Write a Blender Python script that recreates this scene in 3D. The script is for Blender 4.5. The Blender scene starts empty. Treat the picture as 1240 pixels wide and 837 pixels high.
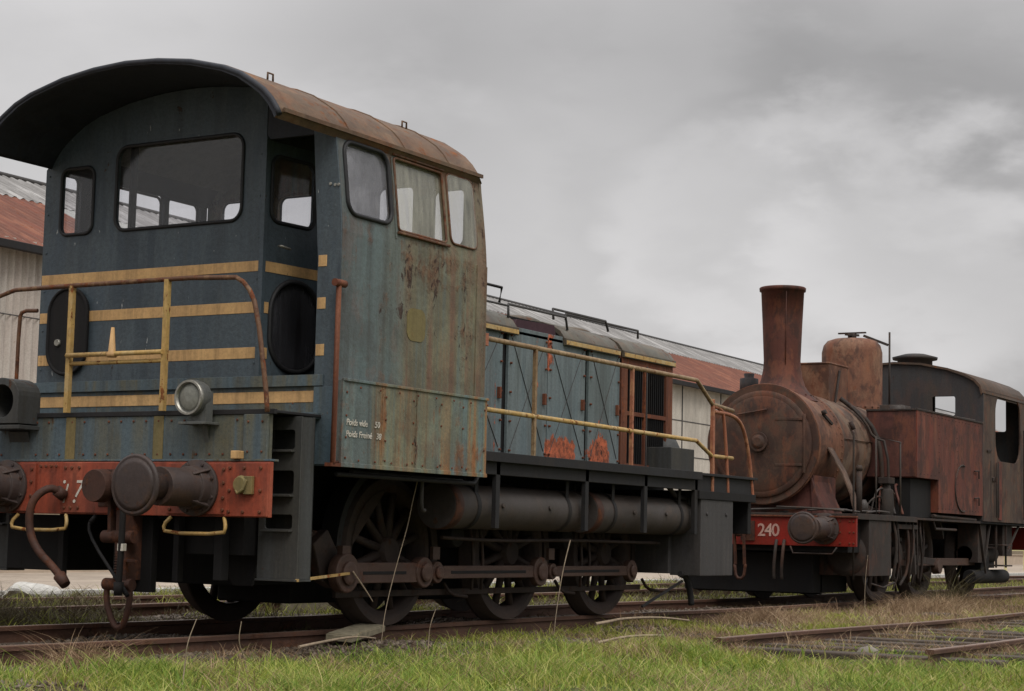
import bpy, bmesh, math, random
import numpy as np
from mathutils import Vector, Matrix
from mathutils.geometry import delaunay_2d_cdt
random.seed(7); rng = np.random.default_rng(7)
sc = bpy.context.scene
C = sc.collection
PI = math.pi
R = math.radians

# ------------------------------------------------------------------ materials
def S(r, g, b):
    f = lambda c: (c/255/12.92) if c/255 <= .04045 else ((c/255+.055)/1.055)**2.4
    return (f(r), f(g), f(b), 1)

def newmat(name):
    m = bpy.data.materials.new(name); m.use_nodes = True
    nt = m.node_tree; nt.nodes.clear()
    return m, nt
def N(nt, t, **k):
    n = nt.nodes.new(t)
    for a, b in k.items():
        if a in n.inputs.keys(): n.inputs[a].default_value = b
        else: setattr(n, a, b)
    return n
def L(nt, a, b): nt.links.new(a, b)
def noise(nt, vec, scale, detail=4, rough=.55, dist=0):
    n = N(nt, 'ShaderNodeTexNoise'); n.inputs['Scale'].default_value = scale
    n.inputs['Detail'].default_value = detail; n.inputs['Roughness'].default_value = rough
    n.inputs['Distortion'].default_value = dist
    L(nt, vec, n.inputs['Vector']); return n.outputs['Fac']
def mapping(nt, vec, sc_, loc=(0,0,0)):
    n = N(nt, 'ShaderNodeMapping'); n.inputs['Scale'].default_value = sc_; n.inputs['Location'].default_value = loc
    L(nt, vec, n.inputs['Vector']); return n.outputs['Vector']
def ramp(nt, fac, stops, interp='LINEAR'):
    n = N(nt, 'ShaderNodeValToRGB'); n.color_ramp.interpolation = interp
    e = n.color_ramp.elements
    while len(e) < len(stops): e.new(.5)
    for i, (p, c) in enumerate(stops): e[i].position = p; e[i].color = c if hasattr(c, '__len__') else (c, c, c, 1)
    L(nt, fac, n.inputs['Fac']); return n.outputs['Color']
def mix(nt, fac, a, b):
    n = N(nt, 'ShaderNodeMix', data_type='RGBA')
    for v, i in ((fac, 0), (a, 6), (b, 7)):
        if hasattr(v, 'is_linked') or hasattr(v, 'links'): L(nt, v, n.inputs[i])
        else: n.inputs[i].default_value = v
    return n.outputs[2]
def mth(nt, op, a, b=None, c=None, clamp=False):
    n = N(nt, 'ShaderNodeMath', operation=op, use_clamp=clamp)
    for v, i in ((a, 0), (b, 1), (c, 2)):
        if v is None: continue
        if hasattr(v, 'links'): L(nt, v, n.inputs[i])
        else: n.inputs[i].default_value = v
    return n.outputs[0]
def finish(nt, col, rough=.7, metal=0, height=None, bs=.3, bd=.01, spec=.4):
    p = N(nt, 'ShaderNodeBsdfPrincipled'); o = N(nt, 'ShaderNodeOutputMaterial')
    p.inputs['Metallic'].default_value = metal
    p.inputs['Specular IOR Level'].default_value = spec
    if hasattr(rough, 'links'): L(nt, rough, p.inputs['Roughness'])
    else: p.inputs['Roughness'].default_value = rough
    if hasattr(col, 'links'): L(nt, col, p.inputs['Base Color'])
    else: p.inputs['Base Color'].default_value = col
    if height is not None:
        b = N(nt, 'ShaderNodeBump'); b.inputs['Strength'].default_value = bs; b.inputs['Distance'].default_value = bd
        L(nt, height, b.inputs['Height']); L(nt, b.outputs[0], p.inputs['Normal'])
    L(nt, p.outputs[0], o.inputs[0]); return p

RUST1, RUST2, RUST3 = S(58,34,24), S(122,66,38), S(92,50,34)
def weathered(name, a, b, c=None, rust=.3, streak=(5,5,.35), rough=.55, rustcols=None, chips=0, cols=None, edge=.05,
              low=None, bd=.006, seed=0, spec=.35, spots=(), xmix=None, sat=1.06, val=.97, rmax=.95, grime=.22, flecks=0, blotch=0):
    m, nt = newmat(name)
    tc = N(nt, 'ShaderNodeTexCoord').outputs['Object']
    vs = mapping(nt, tc, streak, (seed, seed*1.7, seed*.3))
    nA = noise(nt, vs, 1.3, 5, .6)
    nL = noise(nt, mapping(nt, tc, (1,1,1), (seed*2.1, 3, 1)), 1.1, 4, .6)
    st = [(.42, a), (.5, b), (.58, c or a)]
    col = ramp(nt, nA, st)
    # slow drift from one paint tone to the other
    col = mix(nt, ramp(nt, nL, [(.42, 0), (.58, .6)]), col, b)
    sepx = N(nt, 'ShaderNodeSeparateXYZ'); L(nt, tc, sepx.inputs[0])
    if xmix:
        t = mth(nt, 'ADD', sepx.outputs[0], mth(nt, 'MULTIPLY', nA, xmix[2])); 
        mr = N(nt, 'ShaderNodeMapRange'); mr.inputs[1].default_value = xmix[0]; mr.inputs[2].default_value = xmix[1]; mr.inputs[3].default_value = .85; mr.inputs[4].default_value = 0; L(nt, t, mr.inputs[0])
        col = mix(nt, mr.outputs[0], col, xmix[3])
    fine = noise(nt, tc, 38, 6, .7)
    col = mix(nt, ramp(nt, fine, [(.38, .34), (.58, 0)]), col, (a[0]*.45, a[1]*.43, a[2]*.4, 1))
    gr = noise(nt, mapping(nt, tc, (streak[0]*1.7, streak[1]*1.7, streak[2]*.9+.05), (9+seed, 2, 1)), 1.5, 7, .7)
    col = mix(nt, ramp(nt, gr, [(.46, 0), (.64, grime)]), col, S(46,38,32))
    # rust: streaks running down and blotches
    nB = noise(nt, mapping(nt, tc, (1,1,1), (seed, 9, 4)), 7, 9, .68, .4)
    nC = noise(nt, mapping(nt, tc, (streak[0]*2.2, streak[1]*2.2, streak[2]*1.3), (3+seed, 0, 0)), 1.6, 6, .65)
    s_ = mth(nt, 'ADD', mth(nt, 'MULTIPLY', nB, .55), mth(nt, 'MULTIPLY', nC, .45))
    s_ = mth(nt, 'ADD', mth(nt, 'MULTIPLY', mth(nt, 'SUBTRACT', s_, .5), 2.4), .5)
    if low is not None:   # more wear towards the bottom edge, where water sits
        sep = N(nt, 'ShaderNodeSeparateXYZ'); L(nt, tc, sep.inputs[0])
        g = mth(nt, 'SUBTRACT', low[0], sep.outputs[2]); g = mth(nt, 'MULTIPLY', g, low[1], clamp=True)
        s_ = mth(nt, 'ADD', s_, mth(nt, 'MULTIPLY', g, low[2]))
    qs = 0
    for (sx, sz, rx, rz, st_) in spots:
        dx = mth(nt, 'DIVIDE', mth(nt, 'SUBTRACT', sepx.outputs[0], sx), rx); dz = mth(nt, 'DIVIDE', mth(nt, 'SUBTRACT', sepx.outputs[2], sz), rz)
        q = mth(nt, 'SUBTRACT', 1, mth(nt, 'ADD', mth(nt, 'MULTIPLY', dx, dx), mth(nt, 'MULTIPLY', dz, dz)), clamp=True)
        s_ = mth(nt, 'ADD', s_, mth(nt, 'MULTIPLY', q, st_)); qs = mth(nt, 'ADD', qs, mth(nt, 'MULTIPLY', q, .07))
    th = .84 - rust*.62; edge = edge*.9
    rf = ramp(nt, s_, [(th, 0), (th+edge, 1)])
    rc = rustcols or (RUST1, RUST2)
    rcol = ramp(nt, noise(nt, tc, 16, 9, .72), [(.40, rc[0]), (.60, rc[1])])
    col = mix(nt, mth(nt, 'MULTIPLY', N_rgb(nt, rf), rmax), col, rcol)
    if chips:
        ch = noise(nt, mapping(nt, tc, (1,1,.55), (7,seed,2)), 17, 6, .68, .6)
        ch = mth(nt, 'ADD', mth(nt, 'MULTIPLY', ch, .75), mth(nt, 'MULTIPLY', nL, .25))
        ch = mth(nt, 'ADD', ch, qs)
        cf = ramp(nt, ch, [(.70-chips*.09, 0), (.73-chips*.09, .9)])
        col = mix(nt, cf, col, S(50,34,28))
    if blotch:   # scale and soot patches with ragged edges
        b1 = noise(nt, mapping(nt, tc, (1,1,.8), (seed*.7,4,2)), 2.6, 10, .68, .3)
        col = mix(nt, ramp(nt, b1, [(.49, 0), (.56, blotch)]), col, S(56,40,36))
        b2 = noise(nt, mapping(nt, tc, (1,1,.5), (2,seed*.9,7)), 4.2, 10, .7, .2)
        col = mix(nt, ramp(nt, b2, [(.53, 0), (.60, blotch*.55)]), col, S(136,86,64))
    if flecks:
        fl = noise(nt, mapping(nt, tc, (1,1,.3), (1,5,seed)), 24, 4, .6)
        col = mix(nt, ramp(nt, fl, [(.735-flecks*.05, 0), (.75-flecks*.05, .8)]), col, S(176,178,176))
    hs = N(nt, 'ShaderNodeHueSaturation'); hs.inputs['Saturation'].default_value = sat; hs.inputs['Value'].default_value = val; L(nt, col, hs.inputs['Color']); col = hs.outputs[0]
    rg = mth(nt, 'ADD', mth(nt, 'MULTIPLY', N_rgb(nt, rf), .3), rough, clamp=True)
    h = mth(nt, 'ADD', mth(nt, 'MULTIPLY', N_rgb(nt, rf), .5), mth(nt, 'MULTIPLY', fine, .5))
    h = mth(nt, 'ADD', h, mth(nt, 'MULTIPLY', nL, 1.6))
    finish(nt, col, rg, 0, h, .45, bd, spec)
    return m
def N_rgb(nt, colsock):
    n = N(nt, 'ShaderNodeRGBToBW'); L(nt, colsock, n.inputs[0]); return n.outputs[0]

M = {}
M['side'] = weathered('side_paint', S(112,120,112), S(126,122,100), S(128,102,84), rust=.32, streak=(3.4,3.4,.14), chips=.7, rustcols=(S(84,60,48), S(128,98,78)), edge=.3, grime=0.38, val=0.92, bd=0.016, blotch=.26, seed=1, rmax=.85,
    xmix=(1.30,1.75,.5,S(96,112,116)), spots=((1.80,2.70,.60,.26,.30),(1.75,2.2,.10,.7,.16),(1.40,2.5,.10,.6,.2),(2.20,2.2,.22,.6,.16),(1.9,3.47,1.0,.12,.3),(1.24,3.3,.10,.5,.25),(2.45,2.9,.14,1.0,.18)))
M['skirt'] = weathered('skirt_paint', S(110,126,124), S(128,128,106), S(150,112,78), rust=.36, streak=(6,6,.2), chips=.5, rustcols=(S(104,64,42), S(150,104,72)), edge=.34, low=(1.5,3,.05), grime=0.38, bd=0.016, blotch=.26, seed=4, rmax=.85, spots=((2.10,1.3,.10,.18,.4),(2.32,1.35,.07,.2,.4),(1.10,1.55,.05,.4,.35),(1.52,1.5,.04,.4,.3)), xmix=(1.0,1.3,.4,S(108,122,122)))
M['blue'] = weathered('front_blue_paint', S(72,83,92), S(80,90,96), S(64,74,82), rust=.05, streak=(3,3,.5), rough=.45, chips=.25, rustcols=(S(40,34,32), S(80,60,48)), grime=0.2, flecks=.5, bd=0.016, seed=2)
M['darkblue'] = weathered('canopy_paint', S(44,48,56), S(50,53,60), S(40,43,50), rust=0, rough=.6, seed=3)
M['panel'] = weathered('front_panel_paint', S(86,102,112), S(92,104,108), S(104,100,82), rust=.2, streak=(4,4,.3), chips=.5, rustcols=(S(70,52,36), S(112,86,54)), edge=.15, low=(1.35,4,.09), bd=0.014, val=0.9, grime=0.35, seed=5)
M['hood'] = weathered('hood_paint', S(108,122,126), S(116,126,128), S(102,112,112), rust=.12, streak=(4,4,.3), chips=.5, rustcols=(S(110,66,50), S(204,116,86)), edge=.06, grime=0.35, val=0.92, seed=6, spots=((4.8,1.46,.42,.22,.75),(5.55,1.48,.25,.26,.75),(2.9,1.45,.2,.15,.4),(3.35,2.3,.12,.3,.3),(4.6,2.4,.1,.3,.35)))
M['hoodroof'] = weathered('hood_roof_paint', S(108,108,98), S(96,92,80), S(112,98,78), rust=.35, streak=(2,2,1), rustcols=(S(70,46,34), S(128,84,56)), edge=.15, val=0.84, sat=1.0, grime=0.4, blotch=.26, seed=7)
M['roofrust'] = weathered('roof_rust', S(118,94,78), S(100,86,74), S(124,104,88), rust=.38, streak=(1.4,3,3), rustcols=(S(104,66,48), S(150,98,68)), edge=.3, rough=.7, sat=1.25, blotch=.26, seed=8)
M['red'] = weathered('beam_red_paint', S(170,76,48), S(152,70,48), S(174,90,62), rust=.26, streak=(4,4,.9), chips=.6, rustcols=(S(70,44,32), S(108,70,48)), edge=.2, sat=.98, val=.9, grime=.45, blotch=.26, seed=9)
M['red2'] = weathered('faded_red_paint', S(146,46,40), S(126,44,36), S(120,52,40), rust=.24, streak=(4,4,.9), rustcols=(S(60,38,30), S(90,56,40)), edge=.15, seed=10)
M['yellow'] = weathered('yellow_stripe_paint', S(214,166,92), S(204,156,84), S(196,150,84), rust=0.16, streak=(5,5,.6), rough=.6, rustcols=(S(110,76,44), S(150,110,60)), edge=.08, sat=.86, val=1.0, grime=0.28, seed=11)
M['yellowbar'] = weathered('yellow_rail_paint', S(198,168,112), S(182,150,98), S(190,168,126), rust=.34, streak=(6,6,5), rustcols=(S(96,58,36), S(140,84,48)), edge=.06, seed=12)
M['rustbar'] = weathered('rusty_rail_paint', S(112,84,64), S(96,66,50), S(140,112,84), rust=.5, streak=(6,6,5), rustcols=(S(66,42,32), S(120,70,46)), edge=.1, seed=13)
M['tanbar'] = weathered('worn_tan_rail', S(158,136,106), S(132,108,82), S(168,146,116), rust=.34, streak=(6,6,5), rustcols=(S(84,58,44), S(128,88,60)), edge=.12, seed=46)
M['orangebar'] = weathered('orange_rail_paint', S(176,98,56), S(150,84,50), S(186,128,76), rust=.3, streak=(6,6,4), rustcols=(S(96,54,34), S(150,84,46)), edge=.1, sat=.88, seed=14)
M['dark'] = weathered('dark_frame_metal', S(50,50,52), S(44,43,45), S(56,52,50), rust=.14, rough=.7, streak=(3,3,1), rustcols=(S(44,34,28), S(78,58,44)), edge=.15, val=0.6, seed=15)  # value lowered to put the underframe's shade into the colour
M['black'] = weathered('black_metal', S(34,33,35), S(30,29,30), S(38,35,34), rust=.1, rough=.8, rustcols=(S(34,28,24), S(50,40,32)), edge=.2, val=0.6, seed=16)  # darkened so the colour carries the black shade underneath
M['tank'] = weathered('tank_metal', S(84,78,76), S(76,70,66), S(92,80,72), rust=.22, rough=.55, streak=(2,2,2), rustcols=(S(72,54,42), S(112,76,52)), edge=.2, val=0.78, seed=17)
M['wheel'] = weathered('wheel_metal', S(74,62,58), S(66,55,50), S(82,66,58), rust=.34, rough=.7, streak=(3,3,3), rustcols=(S(62,44,36), S(92,64,50)), edge=.2, val=0.64, seed=18)  # wheel colour lowered to carry the shade under the frame
M['rod'] = weathered('rod_metal', S(88,68,60), S(80,60,52), S(94,74,64), rust=.35, rough=.6, streak=(1,3,6), rustcols=(S(70,46,38), S(110,76,62)), edge=.2, val=0.8, seed=19)
M['greybox'] = weathered('grey_box_paint', S(78,76,76), S(72,70,70), S(84,80,78), rust=.08, rough=.6, rustcols=(S(60,50,44), S(88,70,56)), edge=.1, val=0.78, seed=20)  # value lowered to imitate the shade of the underbody
M['stepgrey'] = weathered('step_paint', S(86,88,88), S(78,78,76), S(92,90,84), rust=.16, rough=.6, chips=.6, rustcols=(S(62,48,40), S(110,72,46)), edge=.08, val=0.62, seed=21)
M['buffer'] = weathered('buffer_metal', S(78,66,62), S(70,60,58), S(88,70,60), rust=.34, rough=.55, streak=(3,3,3), rustcols=(S(64,46,38), S(112,74,52)), edge=.25, val=0.78, seed=22)
M['coupl'] = weathered('coupling_rust', S(84,56,46), S(72,50,42), S(96,62,48), rust=.45, rough=.7, streak=(4,4,4), rustcols=(S(58,38,30), S(108,68,48)), edge=.15, val=0.8, seed=23)
M['grille'] = weathered('grille_rust', S(112,66,48), S(96,58,44), S(122,78,58), rust=.42, rough=.75, streak=(5,5,.6), rustcols=(S(72,42,32), S(132,80,56)), edge=.15, seed=24)
# steam engine paints
M['srust'] = weathered('boiler_rust', S(134,96,76), S(120,82,66), S(142,108,88), rust=.34, rough=.7, streak=(2,2,1.2), rustcols=(S(84,52,42), S(124,76,58)), edge=.3, val=.86, sat=1.08, grime=.40, blotch=.62, seed=31)
M['sboiler'] = weathered('boiler_cladding', S(126,104,88), S(122,104,92), S(112,84,70), rust=.25, rough=.7, streak=(2,2,1.2), rustcols=(S(84,56,46), S(120,82,64)), edge=.3, val=.86, sat=1.08, grime=.40, blotch=.62, seed=32)
M['sdoor'] = weathered('smokebox_front', S(98,70,58), S(82,66,56), S(104,66,52), rust=.3, rough=.75, streak=(2,2,1.6), rustcols=(S(66,42,36), S(96,62,50)), edge=.35, val=.86, sat=1.08, grime=.40, blotch=.62, seed=33)
M['stank'] = weathered('water_tank_paint', S(126,70,58), S(100,60,52), S(136,86,72), rust=0.42, rough=.7, streak=(2.2,2.2,.35), rustcols=(S(88,54,46), S(124,82,68)), edge=.3, val=.86, sat=1.08, grime=0.5, blotch=.62, seed=34)
M['stankf'] = weathered('tank_front_brown', S(104,66,60), S(96,62,56), S(110,74,66), rust=.2, rough=.7, streak=(4,4,.5), rustcols=(S(76,48,42), S(104,64,54)), edge=.3, val=.86, sat=1.08, grime=.40, blotch=.62, seed=35)
M['chim'] = weathered('chimney_rust', S(104,62,52), S(90,54,46), S(110,72,60), rust=.28, rough=.7, streak=(3,3,.5), rustcols=(S(76,44,38), S(110,64,52)), edge=.3, val=.86, sat=1.08, grime=.40, blotch=.62, seed=36)
M['ccab'] = weathered('steam_cab_dark', S(62,62,62), S(56,56,58), S(66,60,56), rust=.15, rough=.7, streak=(3,3,.5), rustcols=(S(52,42,38), S(84,62,52)), edge=.3, blotch=.12, seed=37)
M['ccabroof'] = weathered('steam_cab_roof', S(92,78,68), S(84,70,60), S(108,82,66), rust=.3, rough=.7, streak=(3,3,1), rustcols=(S(90,62,46), S(140,96,70)), edge=.2, val=.86, sat=1.08, grime=.40, seed=38)
M['cside'] = weathered('steam_cab_side', S(96,82,72), S(80,64,56), S(104,84,70), rust=.34, rough=.7, streak=(2.4,2.4,.4), rustcols=(S(84,56,44), S(120,76,58)), edge=.3, val=.86, sat=1.08, grime=.40, blotch=.62, seed=39)
M['smech'] = weathered('steam_motion_metal', S(74,66,62), S(66,60,56), S(82,70,62), rust=.3, rough=.75, streak=(3,3,2), rustcols=(S(58,42,36), S(96,68,54)), edge=.25, val=0.64, blotch=.4, seed=40)
M['lamp'] = weathered('lamp_grey', S(96,98,96), S(88,90,88), S(104,104,98), rust=.14, rough=.5, rustcols=(S(60,50,44), S(96,78,60)), edge=.1, seed=41)
M['white'] = weathered('white_lettering', S(214,208,196), S(196,190,178), S(220,214,204), rust=.05, rough=.7, seed=42)
M['oldwhite'] = weathered('faded_number_paint', S(196,164,152), S(180,140,130), rust=.2, rough=.7, seed=45)
M['lining'] = weathered('cab_lining', S(138,138,134), S(130,130,126), S(142,140,134), rust=.04, rough=.6, seed=43)
M['emblem'] = weathered('faded_yellow_plate', S(130,118,78), S(116,106,74), S(136,118,80), rust=.22, rough=.7, rustcols=(S(96,70,44), S(132,104,66)), edge=.2, seed=44)

def simple(name, col, rough=.6, metal=0, spec=.4, var=.25, sc_=12, bd=.003):
    m, nt = newmat(name)
    tc = N(nt, 'ShaderNodeTexCoord').outputs['Object']
    f = noise(nt, tc, sc_, 6, .65)
    c = ramp(nt, f, [(.3, tuple(x*(1-var) for x in col[:3])+(1,)), (.7, tuple(min(1, x*(1+var)) for x in col[:3])+(1,))])
    finish(nt, c, rough, metal, f, .3, bd, spec); return m
M['rubber'] = simple('black_rubber', S(34,34,36), .6)
M['chrome'] = simple('dull_chrome', S(150,148,140), .4, .7, var=.35, sc_=30)
M['maroon'] = simple('dark_maroon', S(60,36,44), .8)
M['wood'] = simple('grey_wood', S(132,124,104), .85, var=.35, sc_=18, bd=.01)
M['sleeper'] = simple('old_sleeper_wood', S(74,64,56), .9, var=.4, sc_=14, bd=.01)
M['railm'] = weathered('rail_rust', S(96,70,58), S(84,62,52), S(104,78,64), rust=.4, rough=.7, streak=(1,4,4), rustcols=(S(66,46,38), S(112,78,60)), edge=.2, seed=50)
M['railtop'] = simple('rail_head', S(128,108,94), .45, .3, var=.25, sc_=6)
M['stone'] = simple('pale_stone', S(184,182,176), .85, var=.25, sc_=10, bd=.02)
M['gstone'] = simple('grey_stone', S(120,114,104), .9, var=.3, sc_=10, bd=.02)
M['twig'] = simple('dry_twig', S(148,132,112), .85, var=.3, sc_=20)
M['conc'] = simple('plinth_concrete', S(176,160,142), .9, var=.14, sc_=3, bd=.01)
M['darkwall'] = simple('rough_render', S(128,116,98), .95, var=.3, sc_=20, bd=.02)
M['gap'] = simple('dark_opening', S(26,25,26), .9)  # near-black colour paints the dark inside openings
M['yellowdirty'] = simple('pale_yellow_paint', S(206,198,150), .7, var=.12)

def glass(name, tint, dirt_haze, dirt_haze_col, seed=0, str_=(14,14,1.0)):
    m, nt = newmat(name)
    tc = N(nt, 'ShaderNodeTexCoord').outputs['Object']
    tr = N(nt, 'ShaderNodeBsdfTransparent'); tr.inputs[0].default_value = (tint, tint, tint*1.01, 1)
    gl = N(nt, 'ShaderNodeBsdfGlossy'); gl.inputs['Roughness'].default_value = .08; gl.inputs['Color'].default_value = (.9,.9,.9,1)
    ge = N(nt, 'ShaderNodeNewGeometry'); dt = N(nt, 'ShaderNodeVectorMath', operation='DOT_PRODUCT'); L(nt, ge.outputs['Normal'], dt.inputs[0]); L(nt, ge.outputs['Incoming'], dt.inputs[1])
    cc = mth(nt, 'SUBTRACT', 1, mth(nt, 'ABSOLUTE', dt.outputs['Value']), clamp=True); fr_ = mth(nt, 'ADD', mth(nt, 'MULTIPLY', mth(nt, 'POWER', cc, 5), .95), .04)
    mx = N(nt, 'ShaderNodeMixShader'); L(nt, fr_, mx.inputs[0]); L(nt, tr.outputs[0], mx.inputs[1]); L(nt, gl.outputs[0], mx.inputs[2])
    df = N(nt, 'ShaderNodeBsdfDiffuse')
    v = mapping(nt, tc, str_, (seed,0,0))
    n1 = noise(nt, v, 1.2, 6, .65); n2 = noise(nt, tc, 3, 4)
    f = mth(nt, 'MULTIPLY', mth(nt, 'SUBTRACT', mth(nt, 'ADD', n1, n2), .35, clamp=True), dirt_haze, clamp=True)
    L(nt, ramp(nt, n1, [(.35, dirt_haze_col), (.65, tuple(x*1.5 for x in dirt_haze_col[:3])+(1,))]), df.inputs[0])
    m2 = N(nt, 'ShaderNodeMixShader'); L(nt, f, m2.inputs[0]); L(nt, mx.outputs[0], m2.inputs[1]); L(nt, df.outputs[0], m2.inputs[2])
    o = N(nt, 'ShaderNodeOutputMaterial'); L(nt, m2.outputs[0], o.inputs[0]); return m
M['glass'] = glass('window_glass', .985, .045, S(150,150,150))
M['hazyglass'] = glass('dust_reflection_glass', .95, .42, S(150,150,156), 2, (2.5,2.5,2.5))  # pale diffuse haze stands in for dust and the reflected sky
M['dirtyglass'] = glass('streaked_glass', .93, .34, S(176,174,160), 3)
M['darkglass'] = glass('porthole_glass', .30, .75, S(62,62,66), 5)  # grey diffuse layer stands in for reflection on the porthole

# ------------------------------------------------------------------ mesh builder
class MB:
    def __init__(s): s.bm = bmesh.new(); s.mi = 0; s.M = Matrix.Identity(4)
    def at(s, m): s.M = m; return s
    def v(s, p): return s.bm.verts.new(s.M @ Vector(p))
    def f(s, vs, sm=False):
        try: fc = s.bm.faces.new(vs)
        except ValueError: return None
        fc.material_index = s.mi; fc.smooth = sm; return fc
    def box(s, x0, x1, y0, y1, z0, z1, mi=None):
        if mi is not None: s.mi = mi
        c = [s.v((x, y, z)) for x in (x0, x1) for y in (y0, y1) for z in (z0, z1)]
        for q in ((0,1,3,2),(4,6,7,5),(0,4,5,1),(2,3,7,6),(0,2,6,4),(1,5,7,3)): s.f([c[i] for i in q])
        return s
    def bar(s, p, q, w, h, up=(0,0,1)):
        p, q = Vector(p), Vector(q); d = (q-p).normalized(); u = Vector(up)
        a = d.cross(u)
        if a.length < 1e-4: a = d.cross(Vector((1,0,0)))
        a.normalize(); b = a.cross(d)
        c = [s.v(e + a*i*w/2 + b*j*h/2) for e in (p, q) for i in (-1,1) for j in (-1,1)]
        for t in ((0,1,3,2),(4,6,7,5),(0,4,5,1),(2,3,7,6),(0,2,6,4),(1,5,7,3)): s.f([c[i] for i in t])
        return s
    def rings(s, rings, sm=True, cap=(True, True), closed=False):
        n = len(rings[0])
        for i in range(len(rings)-1 + (1 if closed else 0)):
            a, b = rings[i], rings[(i+1) % len(rings)]
            for k in range(n): s.f([a[k], a[(k+1)%n], b[(k+1)%n], b[k]], sm)
        if not closed:
            if cap[0]: s.f(list(reversed(rings[0])))
            if cap[1]: s.f(rings[-1])
    def tube(s, pts, r, seg=8, closed=False, smooth_path=0):
        pts = [Vector(p) for p in pts]
        if smooth_path:
            for _ in range(smooth_path):
                n = [pts[0]] if not closed else []
                rr_ = list(zip(pts, pts[1:])) + ([(pts[-1], pts[0])] if closed else [])
                for a, b in rr_: n += [a*.75+b*.25, a*.25+b*.75]
                if not closed: n[1] = (n[0]+n[1])/2; n.append(pts[-1])
                pts = n
        rad = r if hasattr(r, '__len__') else [r]*len(pts)
        if len(rad) != len(pts): rad = list(np.interp(np.linspace(0,1,len(pts)), np.linspace(0,1,len(rad)), rad))
        R_ = []; up = None
        for i, p in enumerate(pts):
            a = pts[i-1] if (i > 0 or closed) else p
            b = pts[(i+1) % len(pts)] if (i < len(pts)-1 or closed) else p
            t = (b-a).normalized()
            if up is None:
                up = Vector((0,0,1)) if abs(t.z) < .9 else Vector((1,0,0))
            u = (up - t*up.dot(t)).normalized(); w = t.cross(u); up = u
            R_.append([s.v(p + (u*math.cos(2*PI*k/seg) + w*math.sin(2*PI*k/seg))*rad[i]) for k in range(seg)])
        s.rings(R_, True, closed=closed); return s
    def cyl(s, p, q, r0, r1=None, seg=24):
        return s.lathe(p, q, [(0, r0), (1, r0 if r1 is None else r1)], seg)
    def lathe(s, p, q, prof, seg=32, cap=(True, True)):
        """prof: (t along p->q, radius)"""
        p, q = Vector(p), Vector(q); d = q-p; t = d.normalized()
        u = t.orthogonal().normalized() if abs(t.z) > .99 else (Vector((0,0,1)) - t*t.z).normalized()
        w = t.cross(u)
        R_ = [[s.v(p + d*a + (u*math.cos(2*PI*k/seg) + w*math.sin(2*PI*k/seg))*r) for k in range(seg)] for a, r in prof]
        n = seg
        for i in range(len(R_)-1):
            sharp = abs(prof[i][0]-prof[i+1][0]) < 1e-6
            for k in range(n): s.f([R_[i][k], R_[i][(k+1)%n], R_[i+1][(k+1)%n], R_[i+1][k]], not sharp)
        if cap[0]: s.f(list(reversed(R_[0])))
        if cap[1]: s.f(R_[-1])
        return s
    def plate(s, outer, holes, fmap, th, cuts=(), cutu=()):
        """flat plate in (u,v) with holes, mapped by fmap(u,v,w), w in 0..th"""
        pts, edges = [], []
        for lp in [outer] + list(holes):
            n0 = len(pts); pts += [Vector(p) for p in lp]
            edges += [(n0+i, n0+(i+1) % len(lp)) for i in range(len(lp))]
        v2, e2, f2, *_ = delaunay_2d_cdt(pts, edges, [], 1, 1e-5)
        def inside(px, py, lp):
            c = False
            for i in range(len(lp)):
                (xa, ya), (xb, yb) = lp[i][:2], lp[i-1][:2]
                if (ya > py) != (yb > py) and px < (xb-xa)*(py-ya)/(yb-ya)+xa: c = not c
            return c
        f2 = [t for t in f2 if not any(inside(sum(v2[i].x for i in t)/3, sum(v2[i].y for i in t)/3, h) for h in holes)
              and inside(sum(v2[i].x for i in t)/3, sum(v2[i].y for i in t)/3, outer)]
        b = bmesh.new(); bv = [b.verts.new((p.x, p.y, 0)) for p in v2]
        for t in f2:
            try: b.faces.new([bv[i] for i in t])
            except ValueError: pass
        for c in cuts: bmesh.ops.bisect_plane(b, geom=b.verts[:]+b.edges[:]+b.faces[:], plane_co=(0,c,0), plane_no=(0,1,0))
        for c in cutu: bmesh.ops.bisect_plane(b, geom=b.verts[:]+b.edges[:]+b.faces[:], plane_co=(c,0,0), plane_no=(1,0,0))
        b.verts.index_update()
        A = {v.index: s.v(fmap(v.co.x, v.co.y, 0)) for v in b.verts if v.link_faces}
        B = {v.index: s.v(fmap(v.co.x, v.co.y, th)) for v in b.verts if v.link_faces}
        for f in b.faces:
            ix = [v.index for v in f.verts]
            s.f([A[i] for i in ix]); s.f([B[i] for i in reversed(ix)])
        for e in b.edges:
            if len(e.link_faces) == 1:
                i, j = e.verts[0].index, e.verts[1].index; s.f([A[i], A[j], B[j], B[i]])
        b.free(); return s
    def bolts(s, pts, axis, r=.012, h=.012, seg=6):
        a = Vector(axis)
        for p in pts: s.cyl(Vector(p), Vector(p)+a*h, r, r*.85, seg)
        return s
    def obj(s, name, mats, parent=None, bevel=0, loc=None):
        bmesh.ops.remove_doubles(s.bm, verts=s.bm.verts, dist=1e-6)
        bmesh.ops.recalc_face_normals(s.bm, faces=s.bm.faces)
        me = bpy.data.meshes.new(name); s.bm.to_mesh(me); s.bm.free()
        for m in (mats if isinstance(mats, (list, tuple)) else [mats]): me.materials.append(M[m] if isinstance(m, str) else m)
        o = bpy.data.objects.new(name, me); C.objects.link(o)
        if parent is not None: link(o, parent)
        if loc is not None: o.location = loc
        if bevel:
            b = o.modifiers.new('bevel', 'BEVEL'); b.width = bevel; b.segments = 2; b.limit_method = 'ANGLE'; b.angle_limit = R(40); b.harden_normals = False
        return o
ORG = {}
def link(o, parent):
    """children keep world-space vertex coordinates: shift them by the root's place"""
    o.parent = parent
    rt = parent
    while rt.parent is not None: rt = rt.parent
    if parent is rt: o.location = -rt.location
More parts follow.
